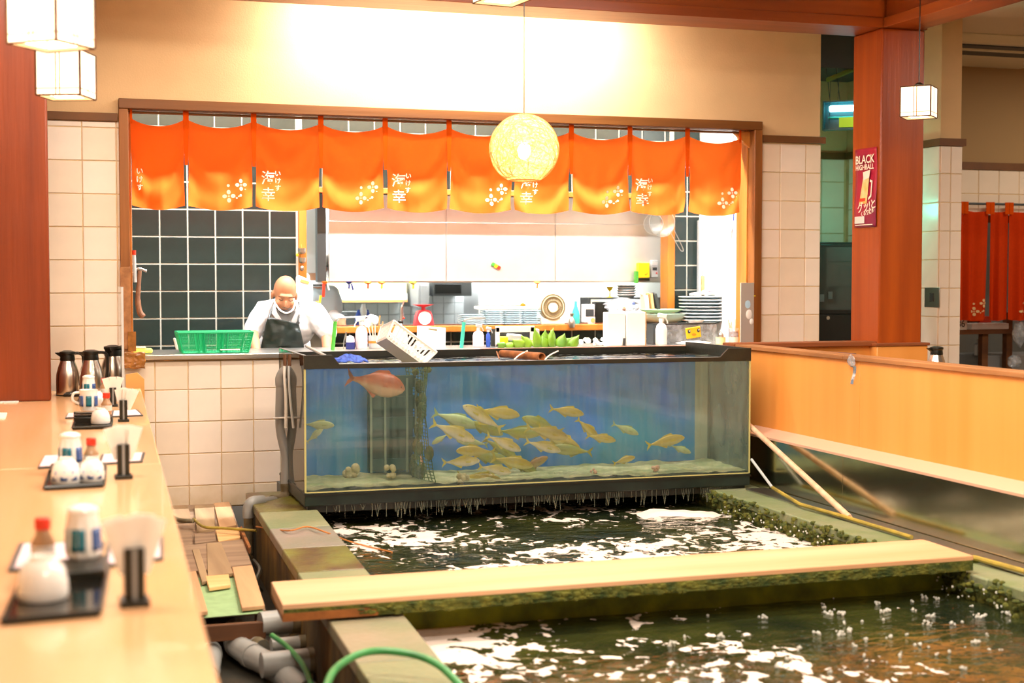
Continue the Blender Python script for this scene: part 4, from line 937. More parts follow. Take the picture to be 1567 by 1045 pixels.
# ================================================================== LEFT COUNTER
CTZ = .93
ct = thing('long_counter', 'long pale maple counter running to the kitchen wall', 'counter', (-.3, 5, 0))
def cX(y): return .165+.0365*y
e = [-1.0, P(120, 714, Z=CTZ).y, 8.95]
for a, c in zip(e, e[1:]):
    MB().prism([(-1.4, a+.0008, CTZ-.045), (cX(a), a+.0008, CTZ-.045), (cX(c), c-.0008, CTZ-.045), (-1.4, c-.0008, CTZ-.045)], (0, 0, .045)).build('top', 'counter', ct, bev=.004)
MB().prism([(-1.2, -1, 0), (cX(-1)-.22, -1, 0), (cX(8.9)-.16, 8.9, 0), (-1.2, 8.9, 0)], (0, 0, CTZ-.046)).build('base', 'darkw', ct)
cd = thing('card_packing', 'folded brown card wedged at the counter end by the tiles', 'card', P(208, 592, Y=9.03)); c = P(208, 600, Y=9.04)
MB().prism([(c.x-.06, 9.02, c.z-.10), (c.x+.05, 9.02, c.z-.10), (c.x+.05, 9.02, c.z+.08), (c.x+.01, 9.02, c.z+.12), (c.x-.06, 9.02, c.z+.11)], (0, .02, 0)).build('sheet', 'cork', cd, bev=.002)
b = MB()
def tp_(u, v):
    c = P(204, 547, Y=WY-.06); return (c.x+(u-.5)*.14+.01*noise.noise((u*3, v*3, 1)), c.y+.008*noise.noise((u*8, v*8, 0)), c.z+.03-(v)*.10+.02*noise.noise((u*2, 0, 5)))
tt = thing('brown_tape', 'crumpled brown packing tape at the corner of the kitchen sill', 'tape', P(204, 547, Y=WY-.06))
MB().grid(tp_, 14, 10).build('wrap', 'tape', tt, solid=.003, smooth=30); c = P(203, 525, Y=WY-.05)
MB().box(c.x-.028, c.x+.02, c.y-.004, c.y, c.z-.05, c.z+.07).build('strip', 'tape', tt)
# clear upright screen edge by the flasks
scr = thing('clear_screen', 'clear narrow plastic screen standing on the counter edge', 'screen', P(187, 600, Y=8.6)); x = P(187, 560, Y=8.3).x
MB().box(x-.003, x+.003, 8.2, 8.7, CTZ, CTZ+.62).build('sheet', 'glassw', scr); MB().box(x-.006, x+.006, 8.19, 8.2, CTZ, CTZ+.62).build('edge', 'lgrey', scr)

def flask(px, py, Y, hpx, label, rz, closed=False, base=None, scale=1):
    t = local(thing('vacuum_flask', label, 'flask', group='vacuum flasks')); t.location = base if base is not None else P(px, py, Y=Y); t.rotation_euler = (0, 0, rz)
    H = hpx*mpp(px, Y)*1.0; s = H/.26
    def q(pr): return [(r_*s, z*s) for r_, z in pr]
    MB().lathe(q([(.002, 0), (.064, 0), (.066, .006), (.066, .10), (.063, .13), (.054, .165), (.043, .195), (.041, .205)]), seg=32).build('body', mat('flask_steel', 'd6cdc2', .26, 1), t)
    MB().lathe(q([(.042, .203), (.043, .21), (.040, .235), (.046, .243), (.045, .254), (.02, .262), (.001, .263)]), seg=24).build('lid', 'black', t)
    MB().prism([Vector(v)*s for v in [(-.036, -.014, .222), (-.066, -.008, .244), (-.07, -.008, .25), (-.04, -.016, .25)]], (0, .03*s, 0)).build('spout', 'black', t)
    if not closed: MB().tube([Vector(v)*s for v in spline([(.035, 0, .245), (.07, 0, .243), (.088, 0, .22), (.088, 0, .13), (.078, 0, .07), (.062, 0, .055)], 5)], .009*s, 8).build('handle', 'black', t)
    MB().lathe(q([(.067, 0), (.068, .003), (.067, .008)]), seg=24, caps=False).build('foot_ring', 'black', t)
    return t
def onct(px, py): return P(px, py, Z=CTZ)
b1 = onct(104, 605)
flask(104, 600, b1.y, 74, 'steel vacuum flask against the red brown post', 0, base=b1)
b2 = onct(140, 606); flask(141, 600, b2.y, 76, 'steel vacuum flask standing between the other two', .1, base=b2)
b3 = onct(173, 603); flask(173, 600, b3.y, 80, 'tall steel vacuum flask closest to the clear screen, lid shut', 1.2, True, base=b3)

def jarthing(c, s, label, fluted=True, kind='jar'):
    """blue and white jar / cruet"""
    t = local(thing('condiment_jar', label, 'jar', group='blue and white condiment jars')); t.location = c
    b = MB(); rs = []
    for r_, z in [(.02, 0), (.036, 0), (.041, .006), (.043, .03), (.041, .07), (.037, .095), (.037, .10), (.036, .112)]:
        rs.append([Vector(((r_+(.0018*math.cos(10*a) if .004 < z < .1 else 0))*math.cos(a), (r_+(.0018*math.cos(10*a) if .004 < z < .1 else 0))*math.sin(a), z))*s for a in [2*PI*j/40 for j in range(40)]])
    b.rings(rs).build('body', 'porcelain', t)
    MB().lathe([(r_*s, z*s) for r_, z in [(.037, .110), (.039, .116), (.036, .124), (.022, .130), (.001, .132)]], seg=20).build('lid', 'porcelain', t)
    for k in range(5):
        a = 2*PI*k/5-1.9
        vs, fs = [], []
        for j in range(5):
            for i in range(4):
                aa = a+(i/3-.5)*.85; z = .02+.055*j/4; r_ = .0448-.002*max(0, z-.03)/.04; vs.append(Vector((r_*math.cos(aa), r_*math.sin(aa), z))*s)
        fs = [(j*4+i, j*4+i+1, j*4+i+5, j*4+i+4) for j in range(4) for i in range(3)]
        MB().add(vs, fs).build('painted_panel', 'tealp' if k % 2 == 0 else 'bluep', t, solid=.0006)
    return t
def jug(c, s, label):
    t = local(thing('milk_jug', label, 'jug')); t.location = c
    MB().lathe([(r_*s, z*s) for r_, z in [(.02, 0), (.036, 0), (.042, .02), (.044, .05), (.040, .08), (.044, .098), (.041, .098), (.036, .08), (.02, .06)]], seg=24, caps=True).build('body', 'porcelain', t)
    MB().tube([Vector(v)*s for v in spline([(-.04, 0, .085), (-.068, 0, .08), (-.072, 0, .05), (-.043, 0, .03)], 5)], .006*s, 7).build('handle', 'porcelain', t)
    for k in range(3):
        a = -PI/2+(k-1)*.9; vs = []
        for j in range(5):
            for i in range(4): vs.append(Vector((.0455*math.cos(a+(i/3-.5)*.6), .0455*math.sin(a+(i/3-.5)*.6), .02+.05*j/4))*s)
        MB().add(vs, [(j*4+i, j*4+i+1, j*4+i+5, j*4+i+4) for j in range(4) for i in range(3)]).build('painted_panel', 'tealp' if k == 1 else 'bluep', t, solid=.0006)
    return t
def cup(c, s, label, deco=False, r=.048, cat='teacup'):
    """cup stored upside down"""
    t = local(thing('teacup', label, cat, group='white cups turned upside down')); t.location = c
    MB().lathe([(x*s, z*s) for x, z in [(r*.95, 0), (r, .004), (r*1.0, .03), (r*.86, .058), (r*.55, .074), (r*.5, .074), (r*.48, .082), (r*.42, .082), (r*.40, .076), (.001, .075)]], seg=28).build('bowl', 'porcelain', t)
    if deco:
        for k in range(4):
            a = -PI/2+(k-1.2)*.75; vs = []
            for j in range(4):
                for i in range(4): vs.append(Vector(((r*1.012-.001*j)*math.cos(a+(i/3-.5)*.4*(1+.4*math.sin(j*2))), (r*1.012-.001*j)*math.sin(a+(i/3-.5)*.4), .010+.030*j/3))*s)
            MB().add(vs, [(j*4+i, j*4+i+1, j*4+i+5, j*4+i+4) for j in range(3) for i in range(3)]).build('brush_mark', 'bluep', t, solid=.0006)
    else: MB().lathe([((r+.0006)*s, .012*s), ((r+.0012)*s, .015*s), ((r+.0006)*s, .018*s)], seg=28, caps=False).build('band', 'porcelain', t)
    return t
def soy(c, s, label):
    t = local(thing('soy_bottle', label, 'bottle', group='red capped soy sauce bottles')); t.location = c
    MB().lathe([(x*s, z*s) for x, z in [(.02, 0), (.026, 0), (.027, .01), (.027, .05), (.016, .07), (.014, .082)]], seg=20).build('bottle', mat('soy_glass', 'b08a68', .1, coat=.5), t)
    MB().lathe([(x*s, z*s) for x, z in [(.0145, .08), (.018, .082), (.018, .105), (.015, .108), (.001, .108)]], seg=20).build('cap', 'red', t)
    MB().lathe([(x*s, z*s) for x, z in [(.0275, .018), (.0275, .045)]], seg=20, caps=False).build('label_band', 'paper', t)
    return t
def holder(c, s, label, tilt=0, n=7):
    t = local(thing('napkin_holder', label, 'napkin holder', group='black stands of folded paper')); t.location = c
    MB().box(-.026*s, .026*s, -.03*s, .03*s, 0, .012*s).build('foot', 'black', t, bev=.002); MB().box(-.018*s, .018*s, -.016*s, .016*s, .01*s, .105*s).build('stand', 'black', t, bev=.002)
    MB().box(-.0035*s, .0035*s, -.0185*s, -.016*s, .01*s, .105*s).build('strip', 'grey', t)
    for k in range(n):
        a = (k/(n-1)-.5)*.9+tilt; y = (random.random()-.5)*.022*s
        b = MB(); w = .019*s; z0 = .06*s; z1 = .158*s+.008*s*random.random()
        m_ = Matrix.Rotation(a*.55, 3, 'Y'); b.hexa([m_@Vector(v) for v in ((-w*.6, y, z0), (w*.6, y, z0), (w*.6, y+.0016, z0), (-w*.6, y+.0016, z0))], [m_@Vector(v) for v in ((-w, y, z1), (w, y, z1), (w, y+.0016, z1), (-w, y+.0016, z1))])
        b.build('folded_paper', 'paper', t, smooth=0)
    return t
def tray(corners, label, steps=False, back=.0):
    """black lacquer tray from four counter points, with a low rack at its far edge"""
    q = [onct(x, y) for x, y in corners]; c = sum(q, Vector())/4; t = thing('lacquer_tray', label, 'tray', c, 'black trays for condiments')
    MB().prism(q, (0, 0, .008)).build('base', 'blackgloss', t, bev=.002)
    for i in range(4):
        a, e_ = q[i], q[(i+1) % 4]; MB().tube([a+Vector((0, 0, .010)), e_+Vector((0, 0, .010))], .005, 4).build('rim', 'black', t)
    if back:   # raised rack along the far side and one end
        a, e_ = q[3], q[2]; MB().prism([a, e_, e_.lerp(q[1], .35), a.lerp(q[0], .35)], (0, 0, back)).build('riser', 'black', t, bev=.002)
    return t
def menu(corners, label, z=.004):
    q = [onct(x, y) for x, y in corners]; t = thing('menu_card', label, 'menu card', sum(q, Vector())/4, 'pink printed cards on dark clipboards')
    MB().prism(q, (0, 0, .006)).build('clipboard', 'rail' if z > 1 else 'dgrey', t)
    c = sum(q, Vector())/4; q2 = [c+(p-c)*.88+Vector((0, 0, .0062)) for p in q]; MB().prism(q2, (0, 0, .0012)).build('card', mat('pink_card', 'ecc6d0', .7, col2='f2dfe2', vscale=45), t)
    return t
# nearest set
tray([(3, 958), (152, 944), (166, 868), (40, 880)], 'big black lacquer tray under the plain white cup', back=.03)
menu([(12, 876), (150, 872), (160, 832), (30, 834)], 'pink card on clipboard behind the big plain white cup')
menu([(160, 870), (250, 858), (250, 824), (165, 828)], 'pink card on clipboard beside the papers nearest to the camera')
cup(onct(66, 922)+Vector((0, 0, .010)), 1.08, 'plain white cup, largest, upside down on the closest tray', r=.047)
soy(onct(66, 868)+Vector((0, 0, .008)), 1.0, 'red capped bottle behind the plain white cup')
jarthing(onct(128, 872)+Vector((0, 0, .03)), .92, 'teal painted jar on the closest tray', 1)
holder(onct(206, 925), 1.13, 'black napkin stand closest to the camera, papers fanned wide', n=9)
# second set
tray([(68, 751), (158, 746), (162, 718), (78, 720)], 'black tray under two cups with blue brushwork', back=.025)
menu([(58, 718), (85, 716), (92, 698), (68, 699)], 'dark edged card poking out beside the two blue brushed cups')
menu([(150, 712), (218, 708), (222, 694), (156, 697)], 'pink card behind the second napkin stand')
cup(onct(101, 742)+Vector((0, 0, .008)), 1.0, 'cup with blue brushwork, beside the counter middle, upside down on the second tray', True, r=.046)
cup(onct(141, 739)+Vector((0, 0, .008)), .92, 'cup with blue flower brushwork, upside down on the second tray closer to the pool', True, r=.044)
jarthing(onct(108, 722)+Vector((0, 0, .018)), .92, 'teal painted jar rising behind the two blue brushed cups', 1)
soy(onct(140, 718)+Vector((0, 0, .008)), .95, 'red capped bottle behind the two blue brushed cups')
holder(onct(189, 732), 1.1, 'black napkin stand beside the two blue brushed cups', n=7)
# third set
tray([(111, 658), (170, 656), (172, 644), (116, 645)], 'black tray with stepped rack holding the blue and white jug', back=.03)
for k in range(3):
    q = [(113, 651-k*5), (160, 650-k*5), (160, 646-k*5), (114, 647-k*5)]; qq = [onct(*v)+Vector((0, 0, .01+.006*k)) for v in q]
rack = thing('menu_rack', 'stack of small black trays beneath the blue and white jug', 'tray', onct(136, 648))
for k in range(4): c = onct(137, 647); MB().box(c.x-.07, c.x+.04, c.y-.02, c.y+.05, c.z+.009+k*.011, c.z+.017+k*.011).build('tray_layer', 'blackgloss', rack, bev=.001)
jug(onct(136, 645)+Vector((0, .01, .053)), .98, 'blue and white jug with curled handle on the third tray')
cup(onct(154, 651)+Vector((0, 0, .01)), .85, 'small white cup upside down at the edge of the third tray', r=.050)
cup(onct(148, 640)+Vector((0, .06, .052)), .9, 'white ribbed bowl upside down behind the jug', r=.052, cat='bowl')
soy(onct(163, 640)+Vector((0, 0, .02)), .95, 'red capped bottle next to the jug')
menu([(100, 641), (122, 640), (124, 633), (104, 634)], 'small printed card beside the jug tray')
menu([(170, 639), (219, 637), (210, 628), (172, 630)], 'dark clipboard with pink card at the counter edge behind the third napkin stand')
holder(onct(189, 645), .96, 'black napkin stand next to the jug, papers leaning', .2, n=5)
# fourth set
tray([(98, 607), (122, 607), (124, 600), (100, 600)], 'clear box tray in front of the flask by the post')
tray([(118, 620), (170, 618), (172, 610), (122, 611)], 'black tray in front of the flasks holding a lidded pot', back=.03)
jarthing(onct(136, 613)+Vector((0, 0, .03)), .85, 'pale lidded pot in front of the flasks', 0)
soy(onct(160, 614)+Vector((0, 0, .03)), .9, 'red capped bottle in front of the tall flask')
holder(onct(173, 622), .95, 'black napkin stand farthest from the camera, one upright paper', n=3)
for q, lab in (([(0, 617), (8, 616), (18, 606), (2, 606)], 'white paper slip with red edge on the counter by the post'), ([(6, 617), (28, 616), (32, 607), (12, 607)], 'white folded paper slip by the post'), ([(-6, 642), (8, 641), (11, 633), (-4, 633)], 'white paper slip on the counter closer to the camera')):
    qq = [onct(*v) for v in q]; tag(MB().prism(qq, (0, 0, .006)).build('paper_slip', 'paper', bev=.001), lab, 'paper slip')
# ================================================================== KITCHEN: hood, fittings
HY = 11.15
hd = thing('range_hood', 'wide pale steel range hood above the serving hatch shelf', 'range hood', P(750, 430, Y=HY))
hx = [px_x(x, HY, 380) for x in (503, 683, 850, 1012)]; hzb = P(750, 431, Y=HY).z; hzm = P(750, 341, Y=HY).z
for a, c in zip(hx, hx[1:]): MB().box(a+.002, c-.002, HY, HY+.03, hzb, hzm).build('front_sheet', 'hood', hd, bev=.004)
MB().box(hx[0]+.06, hx[3]+.03, HY+.03, HY+1.0, hzb+.03, 2.9).build('body', 'hood', hd)
for a, c in zip(hx, hx[1:]): MB().box(a+.01, c-.01, HY-.0+.02, HY+.04, hzm+.004, 2.9).build('upper_sheet', 'hood', hd, bev=.003)
MB().box(hx[0]-.01, hx[3], HY-.012, HY+.0, hzb-.008, hzb+.006).build('lip', 'steel', hd)
MB().box(hx[0]-.09, hx[0]-.02, HY+.0, HY+.08, hzb+.0, 2.9).build('side_cheek', 'dgrey', hd)
gb = tag(MB().box(px_x(463, 11.4, 380), px_x(484, 11.4, 380), 11.35, 11.45, P(480, 418, Y=11.4).z, 2.9).build('duct_box', 'lgrey', bev=.004), 'pale grey metal box between the post and the range hood', 'duct')
def item_base(px, Y, z): p = P(px, 500, Y=Y); return Vector((p.x, Y, z))
SZ = HZ0; SLY = KY-.16      # shelf
def hh(px, Y, n): return n*mpp(px, Y)
# round fan heater
def on_shelf(px, Y=SLY, z=None): return item_base(px, Y, SZ if z is None else z)
c = on_shelf(843, SLY-.02); m_ = mpp(843, SLY); t = thing('round_fan_heater', 'square white heater with round bronze ringed fan on the hatch shelf', 'heater', c)
MB().box(c.x-.10, c.x+.10, c.y-.05, c.y+.06, c.z, c.z+.05).build('base', 'cream', t, bev=.008)
cc = c+Vector((0, -.0, .05+.088))
MB().lathe([(.05, .05), (.098, .04), (.102, 0), (.098, -.03), (.088, -.035)], cc, 40, rot=(PI/2, 0, 0)).build('housing', 'cream', t)
for r_, w, m in ((.096, .006, 'fanm'), (.086, .004, 'cream'), (.078, .006, 'fanm'), (.046, .006, 'fanm')): MB().tube([cc+Vector((r_*math.cos(a), -.052, r_*math.sin(a))) for a in [2*PI*k/36 for k in range(37)]], w, 6).build('ring', m, t)
b = MB()
for k in range(48):
    a = 2*PI*k/48; b.tube([cc+Vector((.05*math.cos(a), -.05, .05*math.sin(a))), cc+Vector((.092*math.cos(a+.15), -.05, .092*math.sin(a+.15)))], .0018, 4)
tag(b.build('grille', 'fanm', t), kind='stuff')
MB().lathe([(.001, .052), (.036, .05), (.040, .04)], cc+Vector((0, .0, 0)), 24, rot=(PI/2, 0, 0)).build('hub', 'white', t)
# red kitchen scale
c = on_shelf(648); t = thing('kitchen_scale', 'red dial kitchen scale with tray on the hatch shelf', 'scale', c); s = 32*mpp(648, SLY)
MB().rings([[c+Vector((x*w, y, z)) for x, y in ((-1, -.04), (1, -.04), (1, .04), (-1, .04))] for w, z in ((s*.46, 0), (s*.46, s*.12), (s*.38, s*.5), (s*.32, s*.68), (s*.16, s*.76))]).build('body', 'pinkred', t, bev=.004)
MB().lathe([(.001, .046), (s*.34, .046), (s*.34, .038)], c+Vector((0, 0, s*.38)), 28, rot=(PI/2, 0, 0)).build('dial', 'white', t)
MB().tube([c+Vector((s*.34*math.cos(a), -.046, s*.38+s*.34*math.sin(a))) for a in [2*PI*k/24 for k in range(25)]], .003, 6).build('dial_ring', 'pinkred', t)
MB().prism([c+Vector(v) for v in ((-.002, -.049, s*.38), (.002, -.049, s*.38), (0, -.049, s*.64))], (0, .001, 0)).build('needle', 'pinkred', t)
MB().tube([c+Vector((0, 0, s*.74)), c+Vector((0, 0, s*.92))], .016, 10).build('neck', 'pinkred', t)
MB().lathe([(.02, 0), (s*.5, s*.1), (s*.52, s*.12), (s*.5, s*.12), (.02, s*.03)], c+Vector((0, 0, s*.90)), 24).build('tray', 'pinkred', t)
# stacks of pale blue rectangular dishes
random.seed(9)
def dish_stack(px0, px1, n, label, tilt=0):
    Y = SLY-.02; a, c2 = on_shelf(px0, Y), on_shelf(px1, Y); w = (c2.x-a.x)
    t = None
    for k in range(n):
        cx = (a.x+c2.x)/2+random.uniform(-1, 1)*.003; z = SZ+.002+k*.0138
        vs = []
        def fn(u, v): s = 2*u-1; q = 2*v-1; return ((s*w/2)*1.0, q*.07, .005*max(abs(s)**4, abs(q)**4)+.0012*math.sin(s*9))
        if t is None:
            r_ = local(thing('rectangular_dish', label, 'dish', (0, 0, 0), 'stacked pale blue rectangular dishes')); MB().grid(fn, 10, 4).build('plate', 'glaze', r_, solid=.007, smooth=40)
            MB().box(-w*.35, w*.35, -.045, .045, -.008, -.003).build('foot', 'glazed', r_); t = r_
        else: r_ = copy_tree(t)
        place(r_, (cx, Y, z+.006), random.uniform(-.03, .03), label+(', topmost' if k == n-1 else ', lowest' if k == 0 else f', {["","second","third","fourth","fifth","sixth","seventh","eighth"][k]} from the bottom'))
for a, c2, n, nm in ((704, 738, 6, 'short stack by the scale'), (739, 767, 8, 'tall stack next to the short one'), (768, 796, 8, 'tall middle stack'), (797, 823, 8, 'tall stack beside the fan heater')):
    dish_stack(a, c2, n, 'pale blue dish in the '+nm)
c = on_shelf(772, SLY-.02); zt_ = SZ+.012+8*.0138
t = thing('white_tray', 'white plastic tray lying on the blue dish stacks, upper one', 'tray', c+Vector((0, 0, zt_+.026))); MB().box(c.x-.19, c.x+.2, c.y-.06, c.y+.06, zt_+.026, zt_+.044).build('body', 'white', t, bev=.006); MB().lathe([(.001, 0), (.022, 0), (.022, .002)], (c.x+.13, c.y-.061, zt_+.034), 14, rot=(PI/2, 0, 0), sx=1, sy=.6).build('orange_mark', 'orange', t)
t = thing('white_tray', 'white plastic tray lying on the blue dish stacks, lower one', 'tray', c+Vector((0, 0, zt_))); MB().box(c.x-.23, c.x+.26, c.y-.065, c.y+.065, zt_, zt_+.024).build('body', 'white', t, bev=.006)
# round plates
def plate_proto(r_, m='glazed'):
    t = local(thing('round_plate', 'plate', 'plate'))
    MB().lathe([(.001, -.008), (r_*.62, -.010), (r_*.70, -.006), (r_*.92, .006), (r_, .013), (r_*.99, .018), (r_*.6, .004), (.001, .003)], seg=36, sy=.8).build('dish', m, t)
    MB().tube([(r_*math.cos(a), r_*.8*math.sin(a), .0145) for a in [2*PI*k/36 for k in range(37)]], .0034, 5).build('rim', 'porcelain', t)
    return t
ords = ['lowest', 'second', 'third', 'fourth', 'fifth', 'sixth', 'seventh', 'topmost']
c = on_shelf(1082, SLY-.10); pr_w = 40*mpp(1080, SLY); p0 = plate_proto(pr_w)
for k in range(8):
    o = p0 if k == 0 else copy_tree(p0); place(o, (c.x+random.uniform(-.006, .006)-.008*(k > 4), c.y, SZ+.014+k*.0265), 0, f'grey blue round plate in the big stack by the spray bottle, {ords[k] if k in (0, 7) else ords[k]+" from the bottom"}'); o['group'] = 'big stack of grey blue plates'
c2 = c+Vector((0, 0, .014+8*.0265)); t = thing('folded_cloth', 'white folded cloth with pink tuft on top of the big plate stack', 'cloth', c2+Vector((0, 0, SZ*0)))
MB().grid(lambda u, v: (c2.x-.13+.2*u, c2.y-.06+.12*v, c2.z+.012+.008*noise.noise((u*4, v*4, 2))-.01*(abs(2*u-1)**6)), 16, 8).build('cloth', 'paper', t, solid=.018)
MB().grid(lambda u, v: (c2.x-.04+.09*u, c2.y-.03+.06*v, c2.z+.03+.02*noise.noise((u*5, v*5, 7))), 10, 8).build('pink_tuft', mat('pink_cloth', 'eec2d4', .9), t, solid=.006)
c = on_shelf(1012, SLY-.02); bw_ = 40*mpp(1012, SLY)
def bowl(c, r_, h, m, label, cat='bowl', name='bowl'):
    t = thing(name, label, cat, c); MB().lathe([(r_*.4, 0), (r_*.75, h*.25), (r_*.95, h*.7), (r_, h), (r_*.96, h), (r_*.9, h*.7), (r_*.6, h*.3), (.001, h*.2)], c, 32, sy=.75).build('bowl', m, t)
    MB().tube([c+Vector((r_*math.cos(a), r_*.75*math.sin(a), h)) for a in [2*PI*k/32 for k in range(33)]], .003, 5).build('rim', 'celadon', t); return t
bowl(c, bw_, .075, 'celadon', 'wide celadon serving bowl on the hatch shelf beside the plate stack')
bowl(c+Vector((-.0, 0, .082)), bw_*.8, .03, mat('lime_glaze', 'c6d49a', .3), 'shallow lime green bowl resting inside the wide celadon bowl', name='shallow_bowl')
# small dark plates higher, further back
Yb = 11.25; sh = thing('back_rack', 'small shelf behind the hatch holding dark plates', 'shelf', item_base(955, Yb, 1.42)); q = item_base(955, Yb, 1.48)
MB().box(q.x-.35, q.x+.3, Yb-.08, Yb+.12, 1.42, 1.435).build('board', 'dgrey', sh)
MB().box(q.x-.35, q.x-.33, Yb-.08, Yb+.12, .9, 1.42).build('upright', 'dgrey', sh); MB().box(q.x+.28, q.x+.3, Yb-.08, Yb+.12, .9, 1.42).build('upright', 'dgrey', sh)
p1 = plate_proto(15*mpp(955, Yb))
for k in range(5):
    o = p1 if k == 0 else copy_tree(p1); place(o, (q.x+.02, Yb, 1.442+k*.020), 0, f'small dark round plate in the short stack beneath the hood, {["lowest", "second", "third", "fourth", "topmost"][k]+("" if k in (0, 4) else " from the bottom")}'); o['group'] = 'short stack of dark plates'
def cyl_item(name, label, cat, c, prof, m, seg=18, parts=()):
    t = thing(name, label, cat, c); MB().lathe(prof, c, seg).build('body', m, t)
    for nm, pf_, mm in parts: MB().lathe(pf_, c, seg).build(nm, mm, t)
    return t
k_ = mpp(880, SLY)
cyl_item('wine_goblet', 'yellow plastic goblet on the rack beneath the hood', 'goblet', item_base(933, Yb, 1.436), [(.03, 0), (.028, .004), (.006, .01), (.005, .05), (.02, .065), (.032, .09), (.03, .09), (.004, .06)], 'yellow')
cyl_item('green_bottle', 'translucent turquoise bottle on the hatch shelf near the fan heater', 'bottle', on_shelf(881, SLY+.05), [(.03, 0), (.032, .01), (.032, .07), (.026, .10), (.012, .14), (.010, .165)], mat('turquoise', '3fc0b4', .25), parts=[('cap', [(.011, .163), (.011, .18), (.001, .18)], 'teal')])
cyl_item('funnel', 'steel funnel hanging over the shelf edge near the turquoise bottle', 'funnel', item_base(875, KY-.35, SZ-.02), [(.02, 0), (.028, .03), (.022, .06), (.008, .08), (.016, .11), (.014, .11), (.004, .08)], 'steel')
t = cyl_item('white_mug', 'white mug with brown round picture on the hatch shelf', 'mug', on_shelf(905, SLY), [(.028, 0), (.03, .004), (.03, .055), (.028, .055), (.026, .01), (.001, .008)], 'porcelain'); cc = on_shelf(905, SLY)
MB().lathe([(.001, 0), (.018, 0), (.018, .003)], cc+Vector((.0, -.030, .03)), 14, rot=(PI/2, 0, 0)).build('picture', 'cork', t)
t = thing('coffee_maker', 'small black and white appliance behind the white mug', 'appliance', on_shelf(905, SLY+.22)); cc = on_shelf(905, SLY+.3, SZ+.0)
MB().box(cc.x-.06, cc.x+.03, cc.y, cc.y+.08, cc.z, cc.z+.15).build('housing', 'white', t, bev=.006); MB().box(cc.x-.05, cc.x+.02, cc.y-.004, cc.y, cc.z+.05, cc.z+.11).build('display', 'dgrey', t); MB().box(cc.x+.04, cc.x+.16, cc.y+.02, cc.y+.1, cc.z, cc.z+.17).build('tank', 'black', t, bev=.006)
# plastic bag
def blob(name, c, r, m, label, cat, seed, parent=None, amp=.35, nu=24, nv=14):
    def fn(u, v):
        a = u*2*PI; t = (v-.5)*PI; d = Vector((math.cos(t)*math.cos(a), math.cos(t)*math.sin(a), math.sin(t)))
        k = 1+amp*noise.noise(d*2.1+Vector((seed, 0, 0)))+amp*.5*abs(noise.noise(d*5+Vector((seed, 3, 0)))); return (c[0]+d.x*r[0]*k, c[1]+d.y*r[1]*k, c[2]+d.z*r[2]*k)
    o = MB().grid(fn, nu, nv).build(name, m, parent, smooth=40 if amp > .3 else 180)
    return tag(o, label, cat) if label else o
cc = on_shelf(950, SLY-.06); t = thing('plastic_bag', 'crumpled clear bag with blue and yellow scraps behind the white boxes', 'bag', cc)
blob('film', cc+Vector((0, 0, .14)), (.14, .07, .06), 'plastic', None, None, 3.3, t); MB().ell(cc+Vector((.02, -.02, .12)), (.018, .015, .018), 10, 7).build('yellow_scrap', 'orange', t); MB().ell(cc+Vector((.1, -.02, .16)), (.016, .014, .012), 10, 7).build('blue_scrap', 'blue', t)
MB().box(cc.x-.12, cc.x+.12, cc.y-.05, cc.y+.05, cc.z, cc.z+.09).build('contents', 'lgrey', t, bev=.01)
# boards leaning behind the bowl
for px, w, m, lab, tl in ((1004, .028, 'dgrey', 'dark chopping board leaning in the hatch behind the celadon bowl', 14), (996, .02, 'pale', 'thin wooden chopping board leaning next to the dark one', 8), (987, .035, 'cream', 'cream chopping board leaning next to the wooden one', 6)):
    c = on_shelf(px, SLY+.14); t = thing('chopping_board', lab, 'chopping board', c); MB().obox(c+Vector((0, 0, .125)), (w, .10, .23 if px > 990 else .2), (0, R(-tl), 0)).build('board', m, t, bev=.004)
    MB().obox(c+Vector((-.03, 0, .235)), (w*.8, .03, .02), (0, R(-tl), 0)).build('grip', m, t, bev=.004)
# hood fittings: yellow box, timer, magnet
c = P(985, 415, Y=HY-.05); t = thing('yellow_dispenser', 'yellow box magnet-mounted on the hood with a black base', 'dispenser', c)
MB().box(c.x-.05, c.x+.05, c.y-.01, c.y+.045, c.z-.055, c.z+.07).build('box', 'yellow', t, bev=.004); MB().box(c.x-.05, c.x+.05, c.y-.012, c.y+.045, c.z-.08, c.z-.057).build('base', 'black', t)
MB().prism([c+Vector(v) for v in ((.0, -.012, -.02), (.015, -.012, -.035), (.035, -.012, -.01), (.015, -.012, -.028))], (0, .001, 0)).build('tick_mark', 'black', t)
MB().box(c.x-.075, c.x-.052, c.y-.012, c.y+.03, c.z-.1, c.z+.0).build('green_clip', 'lgreen', t)
c = P(1002, 411, Y=HY-.03); t = thing('kitchen_timer', 'grey digital kitchen timer stuck on the hood beside the yellow box', 'timer', c)
MB().box(c.x-.032, c.x+.032, c.y, c.y+.028, c.z-.075, c.z+.07).build('case', 'lgrey', t, bev=.004); MB().box(c.x-.02, c.x+.02, c.y-.003, c.y, c.z-.015, c.z+.01).build('display', 'dgrey', t); MB().box(c.x+.01, c.x+.022, c.y-.004, c.y, c.z-.045, c.z-.03).build('button', 'red', t); MB().box(c.x-.026, c.x+.026, c.y-.003, c.y, c.z+.03, c.z+.06).build('label_sticker', 'paper', t)
c = P(759, 407, Y=HY-.012); t = thing('striped_magnet', 'small green yellow red magnet on the hood front', 'magnet', c)
for k, m in enumerate(('lgreen', 'yellow', 'red')): MB().obox(c+Vector(((k-1)*.024, 0, -(k-1)*.014)), (.026, .014, .03), (0, R(32), 0)).build('stripe_block', m, t, bev=.003)
